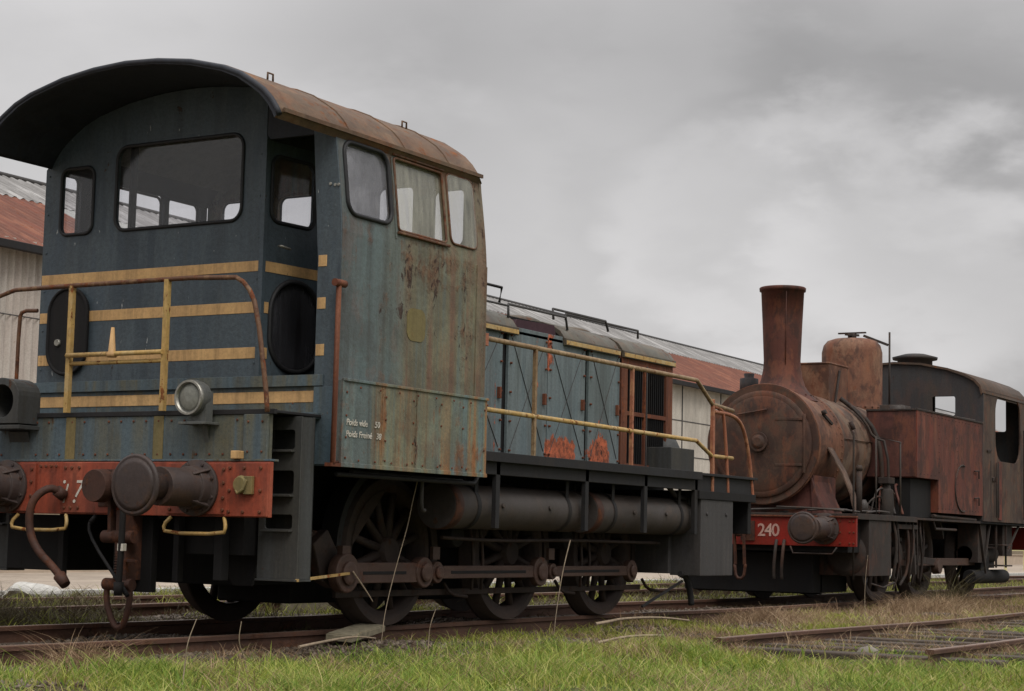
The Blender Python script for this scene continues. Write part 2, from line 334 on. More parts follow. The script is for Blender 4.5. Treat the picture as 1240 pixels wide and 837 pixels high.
def thing(name, label, cat, loc=(0,0,0), group=None):
    o = bpy.data.objects.new(name, None); o.empty_display_size = .3; C.objects.link(o); o.location = loc
    tag(o, label, cat, group); return o
def tag(o, label, cat, group=None, kind=None):
    if label: o['label'] = label
    if cat: o['category'] = cat
    if group: o['group'] = group
    if kind: o['kind'] = kind
    return o
def rr(u0, u1, v0, v1, r, n=6):
    p = []
    for cx, cy, a0 in ((u1-r, v0+r, -90), (u1-r, v1-r, 0), (u0+r, v1-r, 90), (u0+r, v0+r, 180)):
        for k in range(n+1):
            a = R(a0 + 90*k/n); p.append((cx + r*math.cos(a), cy + r*math.sin(a)))
    return p
def copy_part(o, parent, loc):
    c = o.copy(); C.objects.link(c); c.parent = parent; c.location = loc
    for ch in list(o.children):
        d = ch.copy(); C.objects.link(d); d.parent = c
    return c
def text_mesh(body, size, name, mat, parent, origin, ux, uy, depth=.003, spacing=1.0, bold=0, shear=0):
    cu = bpy.data.curves.new(name, 'FONT'); cu.body = body; cu.size = size; cu.extrude = depth/2; cu.space_character = spacing
    cu.offset = bold; cu.shear = shear; cu.resolution_u = 3; cu.space_line = .95
    to = bpy.data.objects.new(name+'_c', cu); C.objects.link(to)
    bpy.context.view_layer.update()
    me = bpy.data.meshes.new_from_object(to.evaluated_get(bpy.context.evaluated_depsgraph_get()))
    C.objects.unlink(to); bpy.data.objects.remove(to)
    ux, uy = Vector(ux).normalized(), Vector(uy).normalized(); uz = ux.cross(uy)
    mt = Matrix((ux, uy, uz)).transposed().to_4x4(); mt.translation = Vector(origin)
    me.transform(mt); me.name = name; me.materials.clear(); me.materials.append(M[mat])
    o = bpy.data.objects.new(name, me); C.objects.link(o); link(o, parent); return o

# ================================================================== DIESEL LOCOMOTIVE (x along track away, camera side -y)
D = thing('diesel_locomotive', 'blue and weathered green diesel shunting locomotive with yellow front stripes and rounded canopy roof', 'locomotive', (4, 0, 0))
YC = -.13
def roof_z(y, d=0):
    h = abs(y-YC)
    return float(np.interp(h, [0,.3,.6,.9,1.05,1.17,1.25,1.32,1.37,1.39], [4.0,3.985,3.945,3.87,3.81,3.735,3.68,3.61,3.54,3.50])) - d
# --- cab roof
b = MB()
prof = []
hs = [1.39,1.37,1.32,1.25,1.17,1.05,.9,.75,.6,.45,.3,.15,0]
prof = [(YC-h, roof_z(YC-h)) for h in hs] + [(YC+h, roof_z(YC+h)) for h in reversed(hs[:-1])]
xs = [-.10,-.06,.6,1.3,2.0,2.44,2.505]
rings_o, rings_i = [], []
for i, x in enumerate(xs):
    dz = .02 if i == 0 else 0; sy = 1
    if i == len(xs)-1: dz, sy = .03, .985
    rings_o.append([b.v((x, YC+(y-YC)*sy, z-dz)) for y, z in prof])
    rings_i.append([b.v((x, YC+(y-YC)*.975, z-.045)) for y, z in prof])
n = len(prof)
for i in range(len(xs)-1):
    for k in range(n-1):
        b.mi = 0; b.f([rings_o[i][k], rings_o[i][k+1], rings_o[i+1][k+1], rings_o[i+1][k]], True)
        b.mi = 1; b.f([rings_i[i][k], rings_i[i+1][k], rings_i[i+1][k+1], rings_i[i][k+1]], True)
b.mi = 1
for k in range(n-1):
    b.f([rings_o[0][k], rings_i[0][k], rings_i[0][k+1], rings_o[0][k+1]])
    b.mi = 0; b.f([rings_o[-1][k], rings_o[-1][k+1], rings_i[-1][k+1], rings_i[-1][k]]); b.mi = 1
for k in (0, n-1):
    b.mi = 0
    for i in range(len(xs)-1): b.f([rings_o[i][k], rings_o[i+1][k], rings_i[i+1][k], rings_i[i][k]])
# rolled front lip
b.mi = 1; b.tube([(-.09, y, z-.025) for y, z in prof], .022, 6)
# gutter strips and seams across the roof
b.mi = 0
for sgn, k in ((-1, 0), (1, n-1)):
    y, z = prof[k]; b.bar((-.05, y+sgn*.006, z+.014), (2.47, y+sgn*.006, z+.014), .016, .028)
for x in (.72, 1.42, 2.02):
    b.tube([(x, YC+(y-YC)*1.001, z+.001) for y, z in prof], .007, 5)
for x, y in ((.30,-1.12),(1.96,-1.12)):
    z = roof_z(y); b.tube([(x-.03,y,z),(x-.03,y,z+.05),(x+.03,y,z+.05),(x+.03,y,z)], .008, 5)
cab_roof = b.obj('cab_roof', ['roofrust', 'darkblue'], D)

# --- cab walls
def top_poly(y0, y1, z0, n=14, d=.05):
    """polygon (y,z) from z0 up to the roof underside"""
    ys = np.linspace(y1, y0, n)
    return [(y0, z0), (y1, z0)] + [(float(y), roof_z(float(y), d)) for y in ys]
SY = -1.565
def side_y(z):     # tumblehome above the waist
    return SY + .085*max(0, (z-2.80)/.72)**1.3
def front_map(x0): return lambda u, v, w: (x0+w, u, v)
winF = [rr(.775, 1.105, 2.93, 3.44, .07), rr(-.665, .545, 2.93, 3.565, .10)]
def inset(poly, k):
    n = len(poly); out = []
    for i in range(n):
        a, b_, c = Vector(poly[i-1]), Vector(poly[i]), Vector(poly[(i+1)%n])
        t = (c-a).normalized(); nn = Vector((-t.y, t.x)); out.append(tuple(b_ + nn*k))
    return out
# skew big window: top edge follows the picture's slightly rising lintel
b = MB(); b.mi = 0
b.plate(top_poly(-.87, 1.28, 1.80), winF, front_map(.60), .035)
b.mi = 1
for z0, z1 in ((2.552,2.628),(2.255,2.335),(1.93,2.01)):
    b.box(.5965, .6005, -.862, 1.272, z0, z1)
b.mi = 0
b.bolts([(.5985, y, z) for y in (-.83, 1.24) for z in (1.9,2.2,2.5,2.8,3.1,3.4)], (-1,0,0), .009, .006)
b.box(.585, .62, -.885, -.845, 1.8, 3.52)       # corner post
fw = b.obj('front_wall', ['blue','yellow'], D, .004)
# angled door wall of the near vestibule
def door_map(u, v, w): # u along depth 0..0.66
    return (.62+u, -.872-.10*u+w, v)
b = MB(); b.plate([(0,1.80),(.66,1.80),(.66,3.50),(0,3.50)], [rr(.045,.50,2.92,3.40,.08), rr(.07,.585,1.86,2.51,.24,10)], door_map, .035)
b.mi = 1
b.plate([(.0,2.552),(.66,2.552),(.66,2.628),(0,2.628)], [], lambda u,v,w: (.62+u, -.876-.10*u+w, v), .003)
for z0, z1 in ((2.255,2.335),(1.93,2.01)):
    for u0, u1 in ((0,.055),(.605,.66)):
        b.plate([(u0,z0),(u1,z0),(u1,z1),(u0,z1)], [], lambda u,v,w: (.62+u, -.876-.10*u+w, v), .003)
door = b.obj('cab_door', ['blue','yellow'], D, .003)
b = MB(); b.tube([(.70,-.93,2.74),(.70,-.955,2.74),(.78,-.965,2.73),(.80,-.96,2.73)], .010, 6); b.obj('door_handle', 'chrome', door)
b = MB(); b.box(1.27, 1.30, -1.54, -.92, 1.8, 2.86); b.obj('vestibule_wall', 'darkblue', D)
b = MB(); b.plate([(-1.50,3.50),(-.872,3.50)]+[(float(y),roof_z(float(y),.05)) for y in np.linspace(-.872,-1.47,9)], [], lambda u,v,w: (.604+w,u,v), .03)
b.plate([(.634,3.50),(1.28,3.50),(1.28,3.82),(.634,3.82)], [], lambda u,v,w: (u,-.875-.10*(u-.62)+w,v), .03)
b.obj('vestibule_header', 'darkblue', D)
# near front pillar
b = MB(); b.mi = 0
def pil_map(u, v, w): return (.586+w, u, v)
b.plate([(-1.375,1.17),(-1.37,2.6),(-1.30,3.50),(-1.30,3.62),(side_y(3.54),3.56),(side_y(3.3),3.3),(side_y(3.1),3.1),(side_y(2.9),2.9),(SY+.001,2.78),(SY+.001,1.17)][::-1], [], pil_map, .013)
b.mi = 1
for z0, z1 in ((2.552,2.632),(2.255,2.335),(1.93,2.01)): b.box(.5825, .5865, -1.45, -1.378, z0, z1)
b.mi = 2
for p in ((.597,-1.46,3.13),(.597,-1.53,3.12),(.597,-1.50,3.12)): b.cyl((.587,p[1],p[2]), (.579,p[1],p[2]), .012, None, 8)
b.mi = 3; b.box(.580,.586,SY,-1.376,1.18,1.715)
b.obj('front_pillar', ['blue','yellow','chrome','panel'], D, .003)
# near side wall
def side_map(u, v, w): return (u, side_y(v)+w, v)
w1 = rr(.665,1.205,2.93,3.455,.10); w2 = rr(1.285,1.925,2.905,3.445,.03); w3 = rr(1.985,2.36,2.915,3.46,.06)
b = MB(); b.mi = 0
b.plate([(.60,1.765),(2.504,1.765),(2.504,3.54),(.60,3.54)], [w1,w2,w3], side_map, .035, cuts=(2.8,2.9,3.0,3.1,3.2,3.3,3.4))
b.mi = 0
b.bar((1.25,side_y(2.9)-.004,2.84),(1.25,side_y(3.45)-.004,3.44),.012,.02,(0,1,0))
b.box(2.36,2.505,SY-.006,SY+.02,1.78,2.8)
# flaked rain lip over the sliding windows
b.mi = 1; b.tube([(1.27,side_y(2.88)-.012,2.885),(1.95,side_y(2.88)-.014,2.885)], .012, 6)
b.tube([(1.27,side_y(3.47)-.01,3.47),(1.95,side_y(3.47)-.01,3.47)], .010, 6)
sw = b.obj('side_wall', ['side','rustbar'], D, .003)
b = MB(); b.plate(rr(1.42,1.66,2.12,2.36,.07), [], lambda u,v,w: (u, SY-.004+w, v), .004); b.obj('faded_crest_plate', 'emblem', D)
# far side wall and rear wall
FY = 1.28
def far_map(u, v, w): return (u, FY-w, v)
b = MB(); b.plate([(.637,1.80),(2.463,1.80),(2.463,3.54),(.637,3.54)], [rr(.73,.95,2.98,3.45,.05), rr(1.18,1.92,2.95,3.48,.06), rr(1.98,2.38,2.95,3.48,.06)], far_map, .035)
b.obj('far_side_wall', 'darkblue', D)
rear_w = [rr(.10,.48,3.0,3.50,.07), rr(-.88,-.52,2.98,3.50,.07), rr(-1.36,-1.06,2.98,3.44,.06), rr(.75,1.1,3.0,3.50,.07)]
b = MB()
ro = [( -1.56,1.4),(1.26,1.4),(1.24,3.5)] + [(float(y), roof_z(float(y), .05)) for y in np.linspace(1.2,-1.46,16)] + [(-1.49,3.5),(SY+.002,2.8)]
b.plate(ro, rear_w, lambda u,v,w: (2.50-w, u, v), .035); b.obj('rear_wall', 'side', D)
# floor and ceiling lining
b = MB(); b.box(.64,2.46,-1.52,1.24,1.76,1.80)
b.obj('cab_floor', 'dark', D)
b = MB()
cl = [(y*.0+YC+(y-YC)*.93, min(z-.10, 3.86)) for y, z in prof[3:-3]]
ra = [b.v((.66,y,z)) for y,z in cl]; rb_ = [b.v((2.44,y,z)) for y,z in cl]
for k in range(len(cl)-1): b.f([ra[k],rb_[k],rb_[k+1],ra[k+1]], True)
ra = [b.v((.66,y,z-.01)) for y,z in cl]; rb_ = [b.v((2.44,y,z-.01)) for y,z in cl]
for k in range(len(cl)-1): b.f([ra[k],rb_[k],rb_[k+1],ra[k+1]], True)
b.obj('ceiling_lining', 'lining', D)
b = MB(); b.box(.75,1.15,.2,.95,1.8,2.75); b.box(.78,1.1,.25,.9,2.75,2.80); b.cyl((1.0,.75,1.8),(1.0,.75,3.8),.03)
b.obj('control_desk', 'black', D, .01)
# window frames and panes
def ring(b, poly, fm, r=.016, w=-.004):
    b.tube([fm(u, v, w) for u, v in poly], r, 6, closed=True)
def window(poly, fm, framemat, glassmat, r=.016, name='window_frame', depth=.018, fw_=-.004):
    b = MB(); ring(b, poly, fm, r, fw_); f = b.obj(name, framemat, D)
    b = MB(); b.plate([(u, v) for u, v in poly], [], lambda u,v,w: fm(u,v,depth+w), .004, cuts=[c for c in (3.0,3.1,3.2,3.3,3.4) if min(p[1] for p in poly) < c < max(p[1] for p in poly)] if fm is side_map else ())
    g = b.obj('pane', glassmat, f); return f
window(winF[0], front_map(.60), 'rubber', 'glass', .014, 'front_window')
window(winF[1], front_map(.60), 'rubber', 'glass', .014, 'front_window')
window(rr(.045,.50,2.92,3.40,.08), door_map, 'rubber', 'glass', .015, 'door_window', .018)
window(rr(.07,.585,1.86,2.51,.24,10), lambda u,v,w: (.62+u, -.872-.10*u+(w if w > 0 else w), v), 'rubber', 'darkglass', .020, 'oval_porthole', .012, -.006)
window(w1, side_map, 'rubber', 'hazyglass', .017, 'side_window')
f2 = window(w2, side_map, 'rustbar', 'dirtyglass', .010, 'side_window', .022)
f3 = window(w3, side_map, 'rustbar', 'dirtyglass', .010, 'side_window', -.012)
for w in (rr(.73,.95,2.98,3.45,.05), rr(1.18,1.92,2.95,3.46,.06), rr(1.98,2.38,2.95,3.47,.06)): window(w, far_map, 'rubber', 'glass', .012, 'far_window')
for w in rear_w: window(w, lambda u,v,w_: (2.50-w_, u, v), 'rubber', 'glass', .012, 'rear_window')
# the dark oval hatch on the left of the front
b = MB(); ov = rr(.76,1.15,1.86,2.51,.19,10)
b.plate(ov, [], lambda u,v,w: (.57+w, u, v), .03)
ring(b, ov, front_map(.57), .014, 0)
o_ = b.obj('oval_hatch', 'black', D)
b = MB(); b.cyl((.575,1.04,2.10),(.55,1.04,2.10),.03,.025,12); b.obj('hatch_knob', 'chrome', o_)
# ledge with the lowest yellow stripe in front of cab
b = MB(); b.mi = 0
b.box(.60,1.28,-1.44,1.28,1.535,1.722)
b.box(.575,1.28,-1.455,1.285,1.722,1.80)
b.box(.54,.60,-1.44,1.28,1.515,1.535)
b.box(.50,.60,-1.44,-1.02,1.49,1.515)
b.mi = 1; b.box(.5965,.601,-1.435,1.27,1.610,1.690)
b.mi = 2
b.box(.597,.601,-.14,-.13,1.60,1.70); b.box(.597,.601,-1.19,-1.18,1.6,1.7)
b.obj('cab_ledge', ['panel','yellow','grille'], D, .004)

# --- near skirt below the cab
b = MB(); b.mi = 0
b.plate([(.62,1.175),(2.50,1.175),(2.50,1.765),(.62,1.765)], [], lambda u,v,w: (u, SY-.04+w, v), .04, cutu=(1.0,1.5,2.0))
b.box(.605,.63,SY-.045,-1.40,1.175,1.765)
b.box(.605,2.505,SY-.052,SY-.03,1.755,1.775)
b.box(.605,2.505,SY-.048,SY-.035,1.165,1.195)
for x in (1.09,1.52): b.box(x-.004,x+.004,SY-.046,SY-.035,1.195,1.755)
b.mi = 1
b.bolts([(x,SY-.04,z) for x in (.655,1.13,1.48,1.85,2.15,2.46) for z in (1.23,1.37,1.52,1.68) if random.random()<.8] + [(x,SY-.05,1.72) for x in np.arange(.8,2.5,.24)] + [(x,SY-.048,1.215) for x in np.arange(.8,2.5,.2)], (0,-1,0), .010, .008)
skirt = b.obj('cab_skirt', ['skirt','grille'], D, .003)
text_mesh('Poids vide     50', .062, 'lettering', 'white', skirt, (.650,SY-.0445,1.455), (1,0,0), (0,0,1), bold=.0006, shear=.2)
text_mesh('Poids Freiné   38', .062, 'lettering', 'white', skirt, (.650,SY-.0445,1.375), (1,0,0), (0,0,1), bold=.0006, shear=.2)
# grab rail by the near corner
b = MB(); b.tube([(.585,-1.57,2.42),(.53,-1.60,2.42),(.525,-1.60,1.19),(.60,-1.58,1.19)], .019, 8); b.cyl((.60,-1.60,2.42),(.48,-1.60,2.42),.026)
b.box(.50,.62,-1.61,-1.55,1.165,1.19)
b.obj('grab_rail', 'grille', D)
b = MB(); b.tube([(.60,1.30,2.36),(.56,1.42,2.36),(.55,1.44,2.30),(.55,1.44,1.60)], .016, 8, smooth_path=1); b.obj('grab_rail', 'rustbar', D)

# --- front platform, panel, beam
b = MB(); b.box(.05,.60,-1.45,1.45,1.50,1.52); b.box(.04,.07,-1.47,1.47,1.49,1.525); b.obj('front_platform', 'dark', D, .004)
b = MB(); b.mi = 0
b.box(.05,.09,-1.42,1.42,1.19,1.49)
b.box(.03,.06,-1.42,-1.22,1.19,1.49); b.box(.03,.06,1.22,1.42,1.19,1.49)
b.box(.0,.09,-1.48,1.48,1.175,1.19)
b.mi = 1
for y in (.36,-.46): b.box(.044,.052,y-.045,y+.045,1.19,1.49)
b.mi = 2
b.bolts([(.05,y,z) for y in np.arange(-1.15,1.2,.115) for z in (1.225,1.455) if random.random()<.75] + [(.03,-1.32+a,z) for a in (-.06,.06) for z in (1.24,1.44)], (-1,0,0), .010, .008)
b.obj('front_panel', ['panel','emblem','grille'], D, .003)
b = MB(); b.mi = 0
b.box(0,.04,-1.478,1.478,.805,1.172)
b.box(-.018,.0,-1.478,-1.12,.81,1.165); b.box(-.018,0,1.12,1.478,.81,1.165)
for s in (-1,1): b.box(-.02,0,s*.88-.26,s*.88+.26,.82,1.16)
b.box(-.012,0,-.36,.36,.815,1.168)
b.mi = 1
pts = [(-.02,s*.88+a,z) for s in (-1,1) for a in (-.23,.23) for z in (.85,.93,1.03,1.12)]
pts += [(-.012,y,z) for y in (-.33,.33,-.2,.2,.27) for z in (.85,1.13)] + [(-.018,s*y,z) for s in (-1,1) for y in (1.16,1.28,1.42) for z in (.84,.98,1.13)]
pts += [(-.012,y,1.14) for y in np.arange(.42,.62,.05)]
b.bolts(pts, (-1,0,0), .014, .012, 8)
beam = b.obj('buffer_beam', ['red','grille'], D, .004)
text_mesh('7', .17, 'painted_number', 'white', beam, (-.0145,.245,.925), (0,-1,0), (0,0,1), bold=.001, shear=.2)
text_mesh('/', .19, 'painted_stroke', 'white', beam, (-.0145,.345,.885), (0,-1,0), (0,0,1))
b = MB(); b.cyl((-.0125,.335,1.03),(-.016,.335,1.03),.012,None,10); b.cyl((-.0125,.235,.895),(-.016,.235,.895),.012,None,10); b.obj('painted_dot', 'white', beam)
# yellow socket and block at the near end of the beam
b = MB(); b.lathe((-.02,-1.27,1.02),(-.06,-1.27,1.02),[(0,.05),(.4,.062),(1,.05)],16); b.box(-.05,-.02,-1.37,-1.30,.955,1.075); b.tube([(-.05,-1.24,.98),(-.07,-1.27,.96),(-.06,-1.31,.99),(-.055,-1.33,1.05)], .011, 6)
b.obj('hose_socket', 'emblem', D, .004)
b = MB(); b.box(-.03,.03,-1.235,-1.165,1.19,1.245); b.obj('lamp_iron', 'yellow', D, .006)
# buffers
def make_buffer(name, parent, loc, L_=.62, r=.20, flip=1, mats=('buffer','buffer')):
    b = MB(); f = -flip
    b.lathe((0,0,0),(f*L_*.62,0,0),[(0,.19),(.06,.19),(.07,.15),(.25,.145),(.26,.128),(1,.128)],28)
    for k in range(4):
        a = R(45+90*k); b.bar((f*.01,.15*math.cos(a),.15*math.sin(a)),(f*.14,.10*math.cos(a),.10*math.sin(a)),.02,.07,(0,math.cos(a),math.sin(a)))
    b.bolts([(f*.022,.165*math.cos(R(22+45*k)),.165*math.sin(R(22+45*k))) for k in range(8)], (f,0,0), .014,.014,6)
    o = b.obj(name, mats[0], None, .003); o.parent = parent; o.location = loc
    b = MB(); b.lathe((f*L_*.60,0,0),(f*L_,0,0),[(0,.09),(.80,.09),(.84,r*.8),(.90,r),(.96,r),(1,r*.93)],36)
    b.lathe((f*(L_-.002),0,0),(f*(L_+.012),0,0),[(0,r*.93),(.5,r*.7),(1,r*.25)],36)
    h = b.obj('buffer_head', mats[1], None); h.parent = o; h['label'] = 'worn round buffer head plate'
    return o
DL = Vector((4,0,0))
bf = make_buffer('buffer', D, Vector((-.02,-.88,.995))-DL)
copy_part(bf, D, Vector((-.02,.88,.995))-DL)
bfr = make_buffer('buffer', D, Vector((7.95,-.88,.99))-DL, flip=-1)
copy_part(bfr, D, Vector((7.95,.88,.99))-DL)
# draw hook and screw coupling
b = MB(); b.at(Matrix.Translation((.17,-.125,0))); b.box(-.19,-.175,-.13,.13,.86,1.12)
b.lathe((-.18,-.02,1.0),(-.40,-.02,1.0),[(0,.06),(.5,.06),(.55,.115),(1,.11)],24)
b.tube([(-.06,-.14,1.0),(-.2,-.14,1.03),(-.29,-.14,1.10),(-.33,-.14,1.02),(-.27,-.14,.92),(-.19,-.14,.93)], [.05,.05,.045,.04,.04,.03], 10, smooth_path=1)
hook = b.obj('draw_hook', 'coupl', D, .003)
b = MB(); b.at(Matrix.Translation((.17,-.125,0)));
for s in (-.07,.07):
    b.bar((-.23,-.10+s,1.02),(-.21,-.10+s,.66),.03,.055,(1,0,0))
b.cyl((-.21,-.24,.655),(-.21,.04,.655),.045,None,14)
b.cyl((-.21,-.10,.66),(-.19,-.10,.34),.03,None,10)
for z in np.arange(.36,.64,.018): b.lathe((-.2,-.10,z),(-.2,-.10,z+.010),[(0,.030),(.5,.037),(1,.030)],10)
b.cyl((-.19,-.22,.33),(-.19,.03,.33),.042,None,14)
b.bar((-.2,-.10,.50),(-.24,-.30,.49),.02,.02)
b.tube([(-.19,-.20,.33),(-.19,-.20,.2),(-.18,-.15,.06),(-.18,-.10,.03),(-.18,-.05,.06),(-.19,.01,.2),(-.19,.01,.33)], .022, 8, smooth_path=1)
b.bar((-.15,-.13,.84),(-.14,-.13,.36),.10,.16,(1,0,0))
b.obj('screw_coupling', 'coupl', hook, .003)
# hoses
def hose(pts, r=.028, name='brake_hose', mat='coupl'):
    b = MB(); b.tube(pts, r, 10, smooth_path=2)
    b.cyl(pts[0], Vector(pts[0])+(Vector(pts[1])-Vector(pts[0])).normalized()*.07, r*1.5, None, 12)
    e = Vector(pts[-1]); d = (e-Vector(pts[-2])).normalized(); b.cyl(e-d*.03, e+d*.06, r*1.6, r*1.3, 12)
    return b.obj(name, mat, D)
hose([(-.02,.33,.93),(-.12,.36,1.0),(-.22,.44,.90),(-.22,.46,.72),(-.2,.40,.56),(-.2,.20,.42),(-.2,.14,.36)])
hose([(-.02,-.28,1.02),(-.10,-.30,1.04),(-.16,-.36,.9),(-.14,-.34,.6),(-.14,-.33,.32)], .022, 'brake_hose', 'black')
hose([(.02,.05,.80),(-.06,.08,.7),(-.08,-.32,.30)], .012, 'brake_hose', 'black')
b = MB(); b.box(-.16,-.12,-.37,-.32,.56,.61); b.obj('hose_tag', 'white', D, .003)
for y in (-.88,.55):
    b = MB(); w_ = .27
    b.tube([(.0,y+w_*.85,.80),(-.03,y+w_,.745),(-.03,y+w_*.95,.69),(-.03,y-w_*.95,.69),(-.03,y-w_,.745),(.0,y-w_*.85,.80)], .013, 8, smooth_path=1)
    b.obj('shunter_handle', 'yellowbar', D)
# front handrail
b = MB(); X0 = .0
b.tube([(X0,1.40,1.50),(X0,1.38,1.65),(X0,1.26,2.22),(X0,1.10,2.425),(X0,.4,2.43),(X0,-1.10,2.43),(X0,-1.23,2.36),(X0,-1.32,2.2),(X0,-1.42,1.66),(X0,-1.44,1.50)], .017, 8, smooth_path=1)
hr = b.obj('front_handrail', 'rustbar', D)
b = MB()
for y in (.36,-.53):
    b.bar((X0,y,1.52),(X0,y,2.43),.036,.036,(0,1,0)); 
b.tube([(X0-.03,.36,1.925),(X0-.03,-.53,1.925)], .017, 8); b.tube([(X0,.36,1.868),(X0,-.53,1.868)], .015, 8)
b.obj('handrail_bars', 'yellowbar', hr)
b = MB(); b.lathe((X0-.03,-.07,1.90),(X0-.03,-.07,2.11),[(0,.035),(.12,.04),(.2,.026),(1,.012)],12); b.obj('lever', 'yellow', hr)
# headlights
b = MB()
b.lathe((-.02,0,0),(.13,0,0),[(0,.135),(.25,.14),(.7,.13),(1,.09)],28)
b.box(.02,.10,-.13,.02,-.19,.05)
b.box(-.03,.14,-.17,.10,-.205,-.185)
b.bar((.12,-.05,-.2),(.16,-.05,-.36),.05,.04)
hl = b.obj('headlight', 'lamp', None, .003); hl.parent = D; hl.location = Vector((-.07,-.845,1.60))-DL; hl.scale = (.9,.88,.88)
b = MB(); b.lathe((-.045,0,0),(.0,0,0),[(0,.118),(0,.134),(.6,.137),(1,.132)],28, cap=(False,False)); b.lathe((-.045,0,0),(.0,0,0),[(0,.118),(.9,.11)],28,cap=(False,False)); c_ = b.obj('lamp_rim', 'chrome', None); c_.parent = hl
b = MB(); b.lathe((-.015,0,0),(-.035,0,0),[(0,.115),(.6,.085),(1,.03)],28); c_ = b.obj('lens', simple('lamp_lens', S(120,120,112), .2, var=.2, sc_=30), None); c_.parent = hl
hl['label'] = 'round headlight with bright chipped rim'
b = MB(); 
arch = [(-.17,-.16),(.17,-.16),(.17,.04)]+[(.17*math.cos(R(a)), .04+.13*math.sin(R(a))) for a in range(15,180,15)]+[(-.17,.04)]
hole = [(.12*math.cos(2*PI*k/24), .0+.12*math.sin(2*PI*k/24)) for k in range(24)]
b.plate(arch, [hole], lambda u,v,w: (-.10+w,u,v), .22); b.mi = 1
b.lathe((.10,0,0),(.12,0,0),[(0,.165),(1,.165)],24); b.mi = 0; b.box(-.10,.14,-.19,.19,-.20,-.17); b.bar((.10,0,-.2),(.15,0,-.36),.2,.05)
h2 = b.obj('headlight', ['stepgrey','gap'], None, .004); h2.parent = D; h2.location = Vector((-.05,.86,1.60))-DL; h2['label'] = 'square headlight housing with missing lens'
# steps
def step_unit(name, x0, ys, ymat='stepgrey'):
    b = MB()
    y0, y1 = min(ys), max(ys)
    b.plate([(y0,.40),(y1,.40),(y1,1.49),(y0,1.49)], [rr(y0+.055,y1-.055,1.27,1.40,.02,3), rr(y0+.055,y1-.055,.97,1.125,.02,3), rr(y0+.055,y1-.055,.735,.83,.02,3)], lambda u,v,w: (x0+w,u,v), .012)
    b.box(x0+.012,x0+.15,y0,y0+.012,.40,1.49); b.box(x0+.012,x0+.15,y1-.012,y1,.40,1.49); b.box(x0+.14,x0+.152,y0,y1,.40,1.49)
    for z in (1.255,.955,.72): b.box(x0-.04,x0+.14,y0+.05,y1-.05,z-.006,z+.008)
    b.box(x0-.02,x0+.16,y0-.0,y1+.0,.385,.40)
    return b.obj(name, ymat, D, .003)
step_unit('front_steps', .30, (-1.50,-1.16)); step_unit('front_steps', .30, (1.16,1.50))
b = MB(); b.bar((.30,-1.5,.395),(1.42,-1.12,.425),.018,.018); b.obj('guard_bar', 'yellowbar', D)

# --- hood
HY = -.95
def hood_z(y):
    h = abs(y); return float(np.interp(h, [0,.5,.72,.84,.92,.97], [2.70,2.69,2.66,2.62,2.57,2.50]))
doors = [(2.50,3.79,1),(3.89,4.56,1),(4.575,5.265,1),(5.335,5.95,1)]
for i, (xa, xb, _) in enumerate(doors):
    b = MB(); b.mi = 0
    b.box(xa,xb,HY,HY+.03,1.40,2.49)
    b.mi = 1
    m_ = .05
    x_a = xa+m_ if i else 3.05
    b.bar((x_a,HY-.001,1.47),(xb-m_,HY-.001,2.42),.006,.008,(0,1,0)); b.bar((x_a,HY-.003,2.42),(xb-m_,HY-.003,1.47),.006,.008,(0,1,0))
    b.mi = 2; b.box(xb-.08,xb-.05,HY-.03,HY,1.88,1.98)
    b.bolts([(xx,HY,z) for xx in (xa+.03,xb-.03) for z in (1.45,1.7,1.95,2.2,2.44)], (0,-1,0), .012,.02,6)
    o_ = b.obj('hood_door', ['hood','greybox','grille'], D, .003)
b = MB(); b.box(2.5,7.05,HY+.04,-HY-.04,1.40,2.48); b.obj('hood_dark_block', 'gap', D)  # near-black block painting the dark behind door gaps and grille
b = MB()
for xa, xb, _ in doors: b.box(xa,xb,-HY-.03,-HY,1.40,2.49)
b.box(5.96,7.10,-HY-.03,-HY,1.4,2.49); b.obj('far_hood_side', 'hood', D)
# grille section
b = MB(); b.mi = 0
gx0, gx1 = 5.97, 7.08
for xa, xb in ((gx0,gx0+.13),(gx0+.50,gx0+.56),(gx1-.14,gx1)): b.box(xa,xb,HY-.01,HY+.04,1.40,2.49)
for z0, z1 in ((1.40,1.44),(1.90,1.94),(2.36,2.49)): b.box(gx0,gx1,HY-.008,HY+.038,z0,z1)
b.box(gx1-.01,gx1,HY,-HY,1.40,2.5)
b.mi = 1
for xa, xb in ((gx0+.13,gx0+.50),(gx0+.56,gx1-.14)):
    for x in np.arange(xa+.015, xb, .045):
        for z0, z1 in ((1.44,1.90),(1.94,2.36)): b.bar((x,HY+.012,z0),(x,HY+.012,z1),.006,.03,(.5,1,0))
b.mi = 2; b.box(gx0+.52,gx0+.54,HY-.02,HY-.008,1.42,2.40)
b.obj('radiator_grille', ['grille','dark','greybox'], D, .002)
